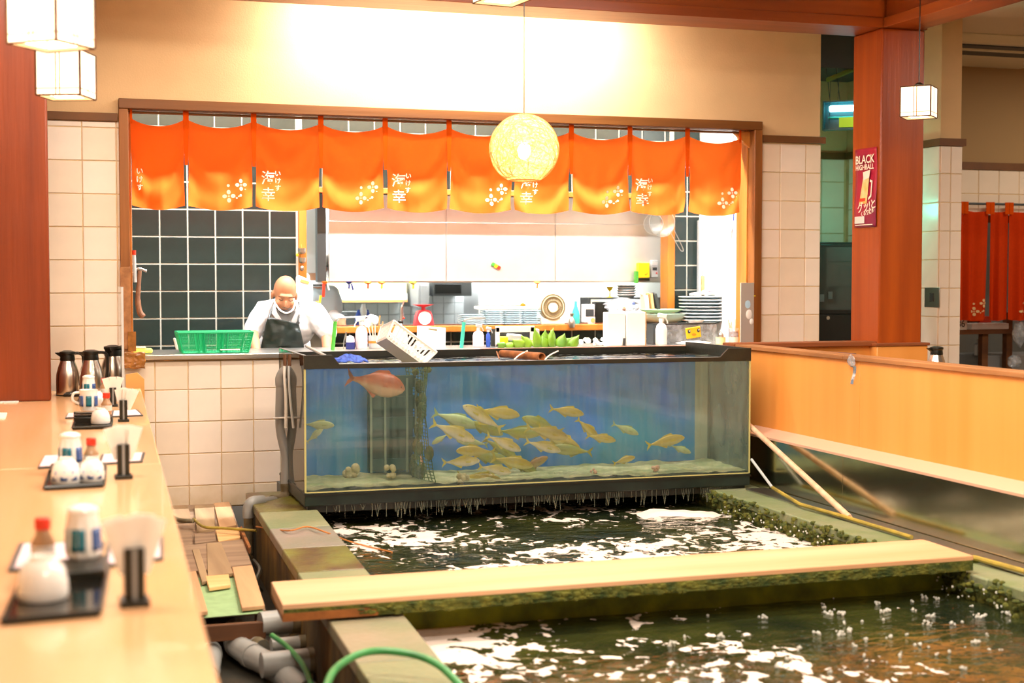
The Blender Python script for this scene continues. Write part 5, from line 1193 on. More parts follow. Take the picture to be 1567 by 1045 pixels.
for px, m, m2, dx, lab in ((497, 'red', 'white', 0, 'red handled opener hanging under the hood corner'), (534, 'navy', 'navy', 0, 'tangle of dark blue keys hanging under the hood'), (563, 'orange', 'red', 1, 'orange and red clip hanging under the hood'), (584, 'orange', 'yellow', 1, 'pale clip with yellow tip hanging under the hood'), (632, 'yellow', 'yellow', 1, 'yellow clip gripping the hood edge above the scale'), (822, 'cork', 'orange', 1, 'brown clip gripping the hood edge above the dishes')):
    c = P(px, 433, Y=HY-.02); t = thing('hanging_clip', lab, 'clip', c)
    MB().lathe([(.004, -.012), (.03 if dx else .02, 0), (.026, .012), (.004, .014)], c, 12).build('grip', 'orange' if px < 520 else m, t)
    MB().obox(c+Vector((-.01 if px < 520 else 0, -.005, -.05 if px < 520 else -.028)), (.022 if px < 520 else .014, .014, .12 if px < 520 else .035), (0, R(4), 0)).build('tip', m if px < 520 else m2, t, bev=.003)
    if px < 540: MB().obox(c+Vector((.025, -.005, -.03)), (.014, .01, .055), (0, R(-14), 0)).build('tag', m2, t, bev=.003)
# back room cupboards & dark windows
c = thing('wall_cupboard', 'long cream wall cupboard seen under the hood', 'cupboard', P(560, 448, Y=12.75))
x0, x1 = px_x(498, 12.7, 445), px_x(622, 12.7, 445); z0, z1 = P(560, 459, Y=12.7).z, P(560, 425, Y=12.7).z
MB().box(x0, x1, 12.7, BWY, z0+.05, z1+.2).build('body', mat('khaki_panel', 'cfc79a', .6), c); MB().box(x0, x1, 12.66, 12.70, z0+.0, z0+.06).build('rail', 'lgrey', c); MB().box(x0, x1, 12.66, 12.7, z0-.02, z0).build('bottom_edge', 'cork', c)
for (xa, ya, xb_, yb), lab, m, nm in (((662, 431, 722, 453), 'dark grey microwave under the hood', 'dgrey', 'microwave_oven'), ((640, 433, 657, 470), 'tall grey metal locker beside the scale', 'grey', 'metal_locker'), ((485, 477, 548, 492), 'dark backed tray rack behind the second cook', 'dgrey', 'tray_rack')):
    a, e_ = P(xa, ya, Y=12.4), P(xb_, yb, Y=12.4); t = thing(nm, lab, 'appliance' if nm[0] == 'm' else 'rack', (a.x, 12.4, e_.z))
    MB().box(a.x, e_.x, 12.4, BWY-.001, 1.19 if nm == 'tray_rack' else e_.z, a.z).build('body', m, t, bev=.005); MB().box(a.x+.02, e_.x-.1 if e_.x-a.x > .2 else e_.x-.02, 12.39, 12.4, e_.z+.02, a.z-.02).build('door', 'fridge' if nm == 'microwave_oven' else m, t, bev=.003)
for xa, ya, xb_, yb, m, lab in ((732, 431, 786, 452, 'lgrey', 'pale blue grey panel door behind the white trays'), (862, 431, 898, 480, 'white', 'white cupboard door behind the turquoise bottle'), (898, 431, 918, 470, 'cream', 'narrow cream door beside the white cupboard door')):
    a, e_ = P(xa, ya-6, Y=12.5), P(xb_, yb, Y=12.5); tag(MB().box(a.x, e_.x, 12.5, BWY-.001, e_.z-.2, a.z).build('cupboard_panel', m, bev=.004), lab, 'panel')
# shelf level behind, with bottles
bs = thing('back_bench', 'steel work bench in the back kitchen', 'bench', (3, 12.0, 0)); MB().box(1.9, 5.0, 11.9, 12.4, 1.15, 1.19).build('top', 'steel', bs); MB().box(1.9, 5.0, 12.0, 12.4, 0, 1.15).build('body', 'lgrey', bs)
for px, m, lab in ((549, 'blue', 'blue bottle on the back bench, closest to the cook'), (556, 'white', 'white bottle between the two blue bottles'), (562, 'blue', 'blue bottle on the back bench, nearer the scale')):
    c = item_base(px, 12.0, 1.19); cyl_item('bench_bottle', lab, 'bottle', c, [(.03, 0), (.033, .01), (.033, .08 if m == 'blue' else .13), (.015, .12 if m == 'blue' else .17), (.012, .14 if m == 'blue' else .19), (.001, .14 if m == 'blue' else .19)], m)
# lighter gun / tap
c = on_shelf(615, SLY-.04); t = thing('gas_lighter', 'long silver gas lighter with red switch standing on the shelf', 'lighter', c)
MB().tube(spline([c+Vector((-.012, 0, .02)), c+Vector((.0, 0, .08)), c+Vector((-.002, 0, .13)), c+Vector((.02, 0, .19))], 5), [.012]*6+[.010]*6+[.006]*4, 9).build('barrel', 'steel', t); MB().ell(c+Vector((-.012, -.0, .03)), (.022, .018, .02), 10, 7).build('grip', 'black', t); MB().ell(c+Vector((.012, 0, .06)), (.012, .01, .008), 8, 5).build('switch', 'red', t)
# ---- things on the steel sill
QY = 9.42; SILL = OZ0+.012
def sill(px, Y=QY): return item_base(px, Y, SILL)
def spray(px, Y, s, m, mh, label, face=1, w=1):
    c = sill(px, Y); t = thing('spray_bottle', label, 'bottle', c)
    MB().lathe([(r_*s*w, z*s) for r_, z in [(.036, 0), (.041, .008), (.041, .11), (.032, .14), (.014, .155), (.014, .17)]], c, 22).build('bottle', m, t)
    MB().lathe([(r_*s, z*s) for r_, z in [(.017, .165), (.017, .185), (.012, .187)]], c, 14).build('collar', mh, t)
    MB().obox(c+Vector((.006*face*s, 0, .205*s)), (.062*s, .026*s, .03*s), (0, R(12*face), 0)).build('head', mh, t, bev=.005)
    MB().tube([c+Vector((.03*face*s, 0, .195*s)), c+Vector((.045*face*s, 0, .165*s)), c+Vector((.048*face*s, 0, .15*s))], .005*s, 6).build('trigger', mh, t); return t
spray(1012, QY-.1, 1.0, 'white', 'white', 'white spray bottle in front of the clear tub with the duck pouch')
spray(553, QY, .98, 'pink', 'white', 'pale pink spray bottle on the sill beside the cook', -1)
spray(732, QY, .72, 'pink', 'lgrey', 'pink bottle with chrome nozzle on the sill near the teal rod', 1, 1.3)
spray(747, QY+.02, .62, 'blue', 'lgrey', 'blue handled sprayer leaning next to the pink bottle', 1, .6)
cyl_item('round_top_bottle', 'lilac white bottle with rounded top on the sill', 'bottle', sill(536), [(.026, 0), (.03, .006), (.03, .06), (.024, .082), (.001, .092)], 'lilac', parts=[('blue_base', [(.031, .0), (.0315, .045), (.031, .045)], 'navy')])
t = thing('steel_tongs', 'steel tongs standing on the sill beside the lilac bottle', 'tongs', sill(528)); c = sill(528)
for s in (-1, 1): MB().tube([c+Vector((s*.012, 0, 0)), c+Vector((s*.006, 0, .06)), c+Vector((.008, 0, .115))], .004, 6).build('arm', 'steel', t)
c = sill(574, QY+.05); t = thing('utensil_pot', 'grey pot with orange band crowded with brushes and ladles', 'pot', c)
MB().lathe([(.04, 0), (.044, .005), (.046, .085), (.042, .085), (.04, .01), (.001, .01)], c, 22).build('pot', 'lgrey', t); MB().lathe([(.0465, .035), (.047, .045), (.0465, .05)], c, 22, caps=False).build('band', 'orange', t)
random.seed(14)
for k, (dx, h, m, r_) in enumerate([(-.03, .17, 'white', .004), (-.015, .2, 'cream', .005), (.0, .19, 'white', .004), (.02, .22, 'cork', .004), (.032, .18, 'pale', .004)]):
    e_ = c+Vector((dx*1.7, 0, h)); u = thing('kitchen_utensil', ['white ladle in the utensil pot by the pink spray bottle', 'cream brush in the utensil pot', 'white scraper in the middle of the utensil pot', 'brown skewer in the utensil pot', 'wooden stick leaning out of the utensil pot'][k], 'utensil', c+Vector((dx*.5, 0, .01)))
    MB().tube([c+Vector((dx*.5, 0, .012)), e_], r_, 6).build('handle', m, u)
    if k < 3: MB().ell(e_, (.026, .012, .03), 12, 8).build('head', 'white', u)
c = sill(612, QY+.02); cyl_item('pump_bottle', 'squat white pump bottle behind the tipped draining basket', 'bottle', c, [(.05, 0), (.052, .01), (.05, .10), (.03, .13), (.012, .15), (.012, .165), (.001, .166)], 'white')
c = sill(661, QY-.05); t = thing('cutting_board', 'white plastic cutting board with slot handle standing on the sill', 'chopping board', c); k_ = mpp(661, QY)
MB().obox(c+Vector((0, .02, .072)), (.20, .012, .145), (R(-12), R(5), 0)).build('board', 'white', t, bev=.006); MB().obox(c+Vector((.006, .0, .125)), (.06, .006, .010), (R(-12), R(8), 0)).build('slot', 'fanm', t)
c = sill(784, QY+.02); t = thing('white_crate', 'white open plastic crate with a yellow bag inside', 'crate', c)
for b_ in ((-.135, -.105, 0, .135), (.115, .145, 0, .135), (-.135, .145, .10, .14), (-.135, .145, 0, .022)): MB().box(c.x+b_[0], c.x+b_[1], c.y-.05, c.y-.035, c.z+b_[2], c.z+b_[3]).build('front_bar', 'white', t, bev=.003)
MB().box(c.x-.135, c.x+.145, c.y+.06, c.y+.07, c.z, c.z+.12).build('back_wall', 'dgrey', t); MB().obox(c+Vector((-.07, .0, .045)), (.07, .05, .05)).build('yellow_bag', 'yellow', t, bev=.01); MB().obox(c+Vector((.02, .02, .06)), (.11, .05, .05), (0, .1, 0)).build('grey_bag', 'lgrey', t, bev=.012)
tag(MB().obox(sill(818, QY)+Vector((0, 0, .06)), (.055, .05, .12)).build('pink_carton', 'pink', bev=.004), 'pink carton behind the green leaves', 'carton')
# leaves
random.seed(31); lt = thing('leaf_garnish', 'fan of fresh green bamboo leaves lying on the sill', 'leaves', sill(824, 9.3))
for px, h, a, w in [(772, .05, -60, .03), (786, .06, -70, .035), (800, .08, -55, .04), (812, .09, -35, .04), (826, .12, -12, .035), (833, .105, 4, .035), (842, .115, 12, .035), (848, .10, -5, .04), (856, .09, 22, .04), (866, .07, 40, .04), (874, .09, 38, .035), (838, .07, -20, .05), (818, .06, 35, .045), (850, .06, -40, .045)]:
    c = sill(px, 9.30+random.uniform(-.04, .03)); L_ = h*1.15; m_ = Matrix.Rotation(R(a), 3, 'Y') @ Matrix.Rotation(R(random.uniform(-25, 25)), 3, 'Z')
    def lf(u, v): s = 2*u-1; wd = w*math.sin(min(1, .25+v*.85)*PI)**.7; return tuple(c+m_@Vector((s*wd, .012*s*s+.01*v*v, v*L_)))
    MB().grid(lf, 4, 6).build('leaf', 'leaf', lt, solid=.0015)
gp = thing('garlic_pile', 'heap of white peeled bulbs on the sill beside the leaves', 'vegetables', sill(905, 9.33))
for k in range(16):
    c = sill(random.uniform(888, 924), 9.33+random.uniform(-.03, .03)); MB().ell(c+Vector((0, 0, .012+.02*(k % 2)+.012*(abs(k-8) < 4))), (.017, .017, .014), 10, 6).build('bulb', 'porcelain', gp)
for px, w, lab in ((940, 29, 'tall white box container on the sill, beside the white bulbs'), (970, 30, 'tall white box container on the sill, with brown edge strip')):
    c = sill(px, QY-.12); k_ = mpp(px, QY); t = thing('white_container', lab, 'container', c); MB().box(c.x-w*k_/2, c.x+w*k_/2, c.y-.04, c.y+.04, c.z, c.z+.235).build('box', 'white', t, bev=.006)
    if px > 950: MB().box(c.x+w*k_/2, c.x+w*k_/2+.008, c.y-.03, c.y+.04, c.z, c.z+.235).build('edge_strip', 'cork', t)
    else: MB().obox(c+Vector((.055, -.045, .03)), (.018, .01, .05), (0, .1, 0)).build('tap', 'dgrey', t, bev=.003)
c = sill(1045, QY+.02); t = thing('clear_tub', 'clear tub of packets under a dark lid on the sill', 'tub', c); k_ = mpp(1045, QY)
MB().box(c.x-52*k_, c.x+48*k_, c.y-.06, c.y+.06, c.z+.14, c.z+.15).build('lid', 'black', t, bev=.003); MB().box(c.x-52*k_, c.x-45*k_, c.y-.06, c.y+.06, c.z, c.z+.15).build('end', 'dgrey', t)
MB().box(c.x-45*k_, c.x+48*k_, c.y+.055, c.y+.06, c.z, c.z+.14).build('back_wall', 'dgrey', t); MB().box(c.x-45*k_, c.x+48*k_, c.y-.06, c.y-.057, c.z, c.z+.14).build('front_wall', 'plastic', t)
blob('packets', c+Vector((0, .01, .055)), (.16, .04, .045), mat('brown_packets', '7a6a50', .5, col2='b0a890', vscale=30), None, None, 5, t)
tag(MB().lathe([(.001, 0), (.05, 0), (.06, .02), (.055, .02)], c+Vector((.10, .0, .151)), 20).build('small_dish', 'porcelain'), 'small white dish on the dark lid of the clear tub', 'dish')
c = sill(1061, QY-.065)+Vector((0, 0, .083)); t = thing('duck_pouch', 'yellow pouch with two eyes and orange beak on the clear tub', 'pouch', c)
MB().obox(c, (.115, .010, .078), (0, R(-8), 0)).build('pouch', mat('duck_yellow', 'f0b818', .5), t, bev=.01, seg=3)
for s in (-1, 1):
    MB().lathe([(.001, 0), (.010, 0), (.011, .002)], c+Vector((s*.036, -.006, .012-s*-.004)), 16, rot=(PI/2, 0, 0), sy=1.3).build('eye', 'dgrey', t); MB().lathe([(.001, 0), (.004, 0), (.0045, .002)], c+Vector((s*.036+.003, -.008, .016-s*-.004)), 10, rot=(PI/2, 0, 0)).build('eye_glint', 'white', t)
MB().lathe([(.001, 0), (.016, 0), (.018, .003)], c+Vector((.002, -.006, -.014)), 16, rot=(PI/2, 0, 0), sy=.5).build('beak', 'orange', t)
blob('paper_wad', sill(1062, 9.27)+Vector((0, 0, .014)), (.11, .035, .014), 'paper', 'crumpled white paper lying before the duck pouch', 'paper', 8)
c = sill(1103, 9.3); cyl_item('yellow_cup', 'pale yellow cup of small tools at the sill end', 'cup', c, [(.03, 0), (.034, .004), (.035, .05), (.031, .05), (.03, .01), (.001, .01)], mat('pale_yellow', 'eadf9a', .3), parts=[('tool_heads', [(.022, .045), (.02, .07), (.006, .085)], 'steel')])
c = sill(1124, 9.3); t = thing('skewer_glass', 'ridged glass jar full of wooden skewers at the sill end', 'jar', c)
MB().lathe([(.038, 0), (.041, .01), (.041, .05)], c, 24).build('lower_jar', mat('beige_content', 'd8c9b0', .3), t); MB().lathe([(.0405, .05), (.042, .06), (.040, .08), (.042, .1), (.042, .115)], c, 24, caps=False).build('upper_jar', 'plastic', t); MB().lathe([(.001, .05), (.037, .05), (.037, .09), (.001, .09)], c, 20).build('contents', 'copper', t)
for k in range(7): a = k*.9; MB().tube([c+Vector((.02*math.cos(a), .02*math.sin(a), .06)), c+Vector((.05*math.cos(a), .03*math.sin(a), .165+.02*math.sin(k*3)))], .003, 6).build('skewer', 'pale', t)
# steel guard box with marks
c = P(1146, 470, Y=WY-.063); t = thing('magnet_figures', 'white and pale blue figure magnets on the steel guard', 'magnet', c)
MB().ell(c+Vector((-.01, 0, .02)), (.035, .004, .045), 12, 8).build('blue_figure', mat('pale_blue', 'b9dcf0', .5), t); MB().ell(c+Vector((-.0, -.002, -.05)), (.026, .004, .035), 12, 8).build('white_figure', 'white', t); MB().ell(c+Vector((.02, -.002, -.1)), (.016, .004, .022), 12, 8).build('white_figure', 'white', t)
b = MB(); b.box(c.x-.055, c.x+.05, c.y-.002, c.y+.002, c.z+.075, c.z+.082); b.build('yellow_strip', 'yellow', t)
# bent rods on the counter (green and teal handled)
for (px, py0, py1, px2, py2), m, lab in (((511, 531, 492, 566, 484), 'lgreen', 'green handled bent tap rod beside the cook'), ((708, 527, 493, 742, 487), 'teal', 'teal handled bent tap rod beside the pink bottle')):
    a, b_, e_ = P(px-2, py0, Y=QY-.08), P(px+2, py1, Y=QY-.08), P(px2, py2, Y=QY+.1); a.z = SILL
    t = thing('bent_tap_rod', lab, 'rod', a); MB().tube([a, b_], .013, 10).build('handle', m, t); MB().tube(spline([b_, b_+Vector((.01, 0, .018)), b_+Vector((.05, .02, .024)), e_], 5), .007, 8).build('steel_arm', 'steel', t)
# green basket
cL, cR = P(274, 535, Y=9.2), P(383, 535, Y=9.2); top = P(330, 508, Y=9.2).z; c = (cL+cR)/2; zb_ = SILL+.004
t = thing('green_basket', 'green plastic mesh basket on the steel sill', 'basket', (c.x, 9.22, zb_))
Wt, Wb, H_ = (cR.x-cL.x)/2+.012, (cR.x-cL.x)/2-.018, top-zb_
ym, yh = 9.24, .09
def gbp(x, y, z): f = (Wb+(Wt-Wb)*z/H_)/Wb; return Vector((c.x+x*f, ym+y*(1+.15*z/H_), zb_+z))
for nm, A, B2 in (('front', (-Wb, -yh), (Wb, -yh)), ('back', (-Wb, yh), (Wb, yh)), ('end', (-Wb, -yh), (-Wb, yh)), ('end', (Wb, -yh), (Wb, yh))):
    b = MB(); n = 44 if nm != 'end' else 14
    for i in range(n+1):
        u = i/n; x, y = A[0]+(B2[0]-A[0])*u, A[1]+(B2[1]-A[1])*u
        wide = nm != 'end' and any(abs(u-q) < .012 for q in (0, .25, .33, .58, .66, .88, 1)); b.tube([gbp(x, y, 0), gbp(x, y, H_)], .0055 if wide else .0017, 4)
    for j in range(9): z = H_*j/8; b.tube([gbp(*A, z), gbp(*B2, z)], .0015 if 0 < j < 8 else .004, 4)
    b.build(nm+'_mesh', 'green', t)
MB().prism([gbp(-Wb, -yh, 0), gbp(Wb, -yh, 0), gbp(Wb, yh, 0), gbp(-Wb, yh, 0)], (0, 0, .004)).build('floor_panel', 'green', t)
q = [gbp(*v, H_) for v in ((-Wb, -yh), (Wb, -yh), (Wb, yh), (-Wb, yh), (-Wb, -yh))]; MB().tube(q, .007, 6).build('rim', 'green', t)
tag(MB().obox(P(352, 535, Y=9.1)+Vector((0, 0, -.0)), (.12, .03, .006)).build('bead_mat', 'cream', bev=.002), 'pale beaded mat edge under the green basket', 'mat')
tag(MB().obox(P(269, 526, Y=9.2), (.014, .05, .075), (0, R(-14), 0)).build('white_scraper', 'white', bev=.006, seg=3), 'white scraper leaning against the green basket', 'scraper')
t = thing('yellow_sponge', 'yellow green scouring sponge at the corner of the sill', 'sponge', P(219, 532, Y=9.2)); c = P(218, 532, Y=9.2)
MB().obox((c.x, c.y, SILL+.02), (.12, .07, .030)).build('foam', mat('lime_sponge', 'e2e86a', .9, bump=.5), t, bev=.012, seg=3); MB().obox((c.x-.02, c.y-.0, SILL+.04), (.08, .07, .012)).build('pad', mat('yellow_pad', 'f2e9a0', .9), t, bev=.005)
# hook with wooden handle on the jamb
t = thing('wooden_hook', 'worn wooden hammer handle hanging on the frame above the sponge', 'tool', P(214, 480, Y=WY-.03))
a = [P(214, 414, Y=WY-.02), P(212, 440, Y=WY-.03), P(211, 460, Y=WY-.03), P(214, 478, Y=WY-.03), P(220, 485, Y=WY-.03)]
MB().tube(spline(a, 5), [.012]*5+[.014]*5+[.017]*5+[.018]*5+[.014], 10).build('handle', mat('worn_handle', '9a6a4a', .6, col2='7a5038', vscale=20), t)
MB().tube(spline([P(204, 418, Y=WY-.03), P(212, 411, Y=WY-.03), P(224, 415, Y=WY-.05)], 5), .008, 8).build('hook', 'steel', t)
MB().tube([P(205, 385, Y=WY-.045), P(207, 432, Y=WY-.045)], .010, 8).build('grey_rod', 'lgrey', t); MB().tube([P(205, 383, Y=WY-.045), P(205, 390, Y=WY-.045)], .012, 8).build('red_tip', 'red', t)
# ladle and measuring cups by the left post
c = P(462, 386, Y=KY-.06); t = thing('measuring_cups', 'steel measuring cups hanging on the hatch post', 'cup', c)
MB().lathe([(.018, -.012), (.028, 0), (.03, .03), (.028, .03)], c, 18).build('cup', 'steel', t); MB().lathe([(.014, -.012), (.024, 0), (.026, .03), (.024, .03)], c+Vector((.004, 0, -.07)), 18).build('cup', 'steel', t); MB().ell(c+Vector((.0, 0, -.12)), (.016, .012, .022), 10, 7).build('small_cup', 'steel', t)
MB().ell(c+Vector((-.035, -.0, -.02)), (.010, .006, .014), 8, 5).build('yellow_hook', 'yellow', t); MB().tube([c+Vector((0, .02, -.14)), c+Vector((0, .02, .06))], .003, 5).build('cord', 'cork', t)
# two fine strainers hanging at the hatch
wire = mat('strainer_mesh', 'b9b9b4', .4, .8, alpha=.35)
for px, py, r_, m, lab in ((1013, 341, 20, 1, 'round wire strainer hanging in front of the hatch post, larger one'), (1000, 343, 15, 0, 'round wire strainer behind the larger strainer')):
    c = P(px, py, Y=KY-.10-.02*m); rr2 = r_*mpp(px, KY); t = thing('wire_strainer', lab, 'strainer', c)
    MB().lathe([(.001, .04), (rr2*.5, .034), (rr2*.85, .016), (rr2, 0)], c, 28, rot=(-PI/2, 0, 0), caps=False).build('mesh_bowl', wire, t); MB().tube([c+Vector((rr2*math.cos(a), 0, rr2*math.sin(a))) for a in [2*PI*k/30 for k in range(31)]], .003, 6).build('rim', 'steel', t)
    if m: MB().tube(spline([c+Vector((rr2*.7, 0, -rr2*.75)), c+Vector((.15, 0, -.20)), c+Vector((.175, 0, -.225)), c+Vector((.185, 0, -.205)), c+Vector((rr2*.95, 0, -rr2*.5))], 6), .003, 6).build('handle', 'steel', t)
# white fridge at the end of the kitchen
fx0, fx1 = px_x(1072, 10.7, 430), WX1-.145; ftop = P(1072, 333, Y=10.7).z
t = thing('white_door_panel', 'tall plain white door panel with rounded corners at the end of the kitchen', 'door', (fx0+.2, 10.75, 0)); MB().box(fx0, fx1, 10.715, 10.745, .1, ftop).build('door', 'white', t, bev=.02, seg=3)
MB().box(fx0+.01, fx1, 10.746, 10.79, 0, ftop-.02).build('core', 'lgrey', t)
tag(MB().obox(P(1076, 433, Y=10.70)+Vector((0, 0, -.02)), (.035, .03, .16)).build('wooden_spatula', 'pale', bev=.006), 'wooden block handle beside the white door panel above the plates', 'utensil')
t = tag(MB().tube(spline([P(1123, 196, Y=9.27), P(1123, 328, Y=9.27), P(1120, 352, Y=9.27), P(1113, 372, Y=9.27), P(1114, 378, Y=9.27), P(1118, 374, Y=9.27), P(1121, 350, Y=9.27)], 5), .003, 5).build('hanging_loop', 'lgrey'), 'thin wire loop hanging in front of the white door panel', 'wire')
# white board behind chef
t = thing('white_board', 'white plastic board with handle standing behind the bald cook', 'chopping board', P(463, 500, Y=10.62)); a = P(452, 441, Y=10.62); e_ = P(479, 510, Y=10.62)
MB().prism([P(453, 510, Y=10.62), P(478, 510, Y=10.62), P(479, 436, Y=10.62), P(476, 429, Y=10.62), P(457, 421, Y=10.62), P(453, 424, Y=10.62)], (0, .015, 0)).build('board', 'white', t, bev=.004)
MB().prism([P(461, 427, Y=10.615), P(474, 431, Y=10.615), P(472, 435, Y=10.615), P(459, 431, Y=10.615)], (0, .002, 0)).build('handle_slot', 'cork', t)
t = thing('yellow_peeler', 'yellow and orange peeler in front of the second cook', 'peeler', P(489, 462, Y=10.6)); MB().tube([P(488, 470, Y=10.6), P(491, 452, Y=10.6)], .008, 7).build('handle', 'yellow', t); MB().ell(P(486, 463, Y=10.6), (.02, .01, .012), 8, 6).build('head', 'orange', t)

# ================================================================== PEOPLE
def body_mesh(name, m, parent, blobs, caps_, voxel=.010, smooth_it=8, cuts=None):
    b = MB()
    for c, r_, rot in blobs: b.ell(c, r_, 20, 14, rot)
    for pts, rr_ in caps_:
        b.tube(pts, rr_, 14); b.ell(pts[0], rr_[0]*.99, 14, 10); b.ell(pts[-1], rr_[-1]*.99, 14, 10)
    o = b.build(name, m, parent, smooth=180)
    q = o.modifiers.new('remesh', 'REMESH'); q.mode = 'VOXEL'; q.voxel_size = voxel; q.use_smooth_shade = True
    if smooth_it: q = o.modifiers.new('smooth', 'SMOOTH'); q.iterations = smooth_it; q.factor = .5
    return o
CY = 9.98
def V(px, py, dy=0): return P(px, py, Y=CY+dy)
ch = thing('person', 'bald cook in white coat and black apron looking down at his work', 'person', Vector((V(440, 500).x, CY+.15, 0)))
hc = V(436, 449, -.06)      # head centre
# head leaning forward, face turned down
hm = Matrix.Rotation(R(-3), 3, 'Z') @ Matrix.Rotation(R(24), 3, 'X') @ Matrix.Rotation(R(6), 3, 'Y')
def H(x, y, z): return hc+hm@Vector((x, y, z))
he = Euler((0, 0, 0)); he = hm.to_euler()
feet = Vector((V(440, 500).x, CY+.22, 0)); hx_ = feet.x
pel = Vector((hx_+.02, CY+.26, .92)); chest = V(441, 497, .06); neck = V(441, 470, .03)
shL, shR = V(406, 474, .05), V(479, 478, .05); elL, elR = V(386, 506, -.02), V(500, 506, -.02); haL, haR = V(392, 536, -.26), V(503, 548, -.2)
blobs = [(H(0, .02, .02), (.078, .092, .098), he), (H(0, -.02, -.045), (.064, .072, .070), he), (H(0, -.045, -.10), (.036, .034, .026), he), (H(0, -.096, -.035), (.013, .020, .026), he),
 (H(0, -.072, .012), (.050, .016, .012), he), (H(.043, -.06, -.045), (.022, .022, .02), he), (H(-.043, -.06, -.045), (.022, .022, .02), he),
 (H(.083, .012, -.025), (.010, .02, .032), he), (H(-.083, .012, -.025), (.010, .02, .032), he), (H(0, -.085, -.075), (.026, .014, .010), he),
 (chest+Vector((0, .04, 0)), (.13, .065, .13), None), (pel+Vector((0, .02, .12)), (.13, .085, .18), None)]
caps_ = [([H(0, .03, -.07), neck, chest+Vector((0, .03, .1))], [.052, .058, .07]), ([shL, elL], [.056, .043]), ([elL, haL+Vector((0, .05, .03)), haL], [.043, .033, .028]), ([shR, elR], [.056, .045]), ([elR, haR+Vector((0, .05, .03)), haR], [.044, .033, .028]),
 ([chest+Vector((0, .04, 0)), pel+Vector((0, .02, .05))], [.085, .095])]
for s in (-1, 1): caps_.append(([pel+Vector((s*.085, 0, 0)), pel+Vector((s*.1, -.02, -.42)), Vector((pel.x+s*.1, pel.y, .09))], [.085, .062, .045])); caps_.append(([Vector((pel.x+s*.1, pel.y+.02, .045)), Vector((pel.x+s*.11, pel.y-.15, .035))], [.042, .036]))
def hand(haP, dirx):
    out = []
    f = Vector((dirx*.15, -.75, -.5)).normalized(); sd = f.cross(Vector((0, 0, 1))).normalized(); up = sd.cross(f)
    out.append(([haP, haP+f*.05], [.028, .030]))
    for i, l in enumerate((.062, .072, .068, .052)):
        b0 = haP+f*.055+sd*(i-1.5)*.017; out.append(([b0, b0+f*l*.5-up*.008, b0+f*l*.8-up*.028], [.0095, .0088, .0075]))
    b0 = haP+f*.01+sd*dirx*-.026; out.append(([b0, b0+f*.03+sd*dirx*-.02-up*.012, b0+f*.052+sd*dirx*-.016-up*.026], [.011, .010, .008]))
    return out
caps_ += hand(haL, 1)+hand(haR, -1)
body_mesh('body', 'skin', ch, blobs, caps_, .0065, 3)
# clothes
cb = [(chest+Vector((0, .03, .0)), (.205, .13, .17), None), (pel+Vector((0, .0, .2)), (.185, .145, .22), None), (chest+Vector((0, .08, .11)), (.17, .09, .07), None)]
cc_ = [([shL+Vector((.03, 0, .0)), shL, shL.lerp(elL, .55), elL+Vector((-.003, -.01, -.005))], [.075, .078, .072, .066]), ([shR+Vector((-.03, 0, .0)), shR, shR.lerp(elR, .55), elR+Vector((.002, -.01, -.012))], [.078, .082, .078, .072]), ([shL+Vector((.03, .03, .01)), neck+Vector((-.04, .06, .03))], [.06, .045]), ([shR+Vector((-.03, .03, .01)), neck+Vector((.04, .06, .03))], [.062, .045])]
cw_ = body_mesh('white_coat', 'coat', ch, cb, cc_, .011, 4)
dt = bpy.data.textures.new('folds', 'CLOUDS'); dt.noise_scale = .09; q = cw_.modifiers.new('fold', 'DISPLACE'); q.texture = dt; q.strength = .028; q.texture_coords = 'LOCAL'
for el, s in ((elL, -1), (elR, 1)):
    a = el+Vector((0, -.012, -.02)); f = ((haL if s < 0 else haR)-el).normalized(); MB().tube([a-f*.015, a+f*.0, a+f*.022], [.058, .062, .058], 18).build('rolled_cuff', 'coat', ch)
# collar opening: grey shirt, black neckband
MB().prism([V(418, 478, -.10), V(430, 471, -.10), V(447, 471, -.10), V(456, 479, -.10), V(437, 498, -.115), V(433, 497, -.115)], (0, .03, 0)).build('grey_shirt', 'greyt', ch, bev=.006)
for q_ in ([(420, 461), (416, 480), (434, 505), (438, 500), (424, 478)], [(455, 461), (462, 482), (448, 506), (440, 502), (452, 478)]): MB().prism([V(x, y, -.125) for x, y in q_], (0, .02, 0)).build('lapel', 'coat', ch, bev=.004)
MB().tube(spline([V(424, 471, -.06), V(432, 478, -.12), V(442, 479, -.125), V(452, 470, -.06)], 5), .009, 8).build('neck_band', 'black', ch)
MB().tube(spline([V(420, 462, -.09), V(428, 474, -.135), V(438, 479, -.15), V(448, 474, -.14), V(453, 460, -.10)], 5), .006, 8).build('lowered_mask', 'white', ch)
# apron
def apr(u, v):
    top, bot = 488+2*u*2, 560; y = top+(bot-top)*v+ (3*(2*u-1) if v < .2 else 0); xl = 411-18*v**.8; xr = 457+14*v; x = xl+(xr-xl)*u
    return tuple(V(x, y, -.135-.05*math.sin(u*PI)*.8+.012*noise.noise((u*4, v*5, 2))))
MB().grid(apr, 24, 24).build('apron', 'apron', ch, solid=.006, smooth=180)
MB().tube([V(411, 489, -.15), V(414, 478, -.11), V(420, 463, -.06)], .0055, 7).build('apron_strap', 'black', ch); MB().tube([V(456, 494, -.16), V(458, 478, -.11), V(457, 462, -.05)], .0065, 7).build('apron_strap', 'black', ch); MB().lathe([(.012, 0), (.012, .006)], V(456, 494, -.165), 12, rot=(PI/2, 0, 0)).build('strap_button', 'dgrey', ch)
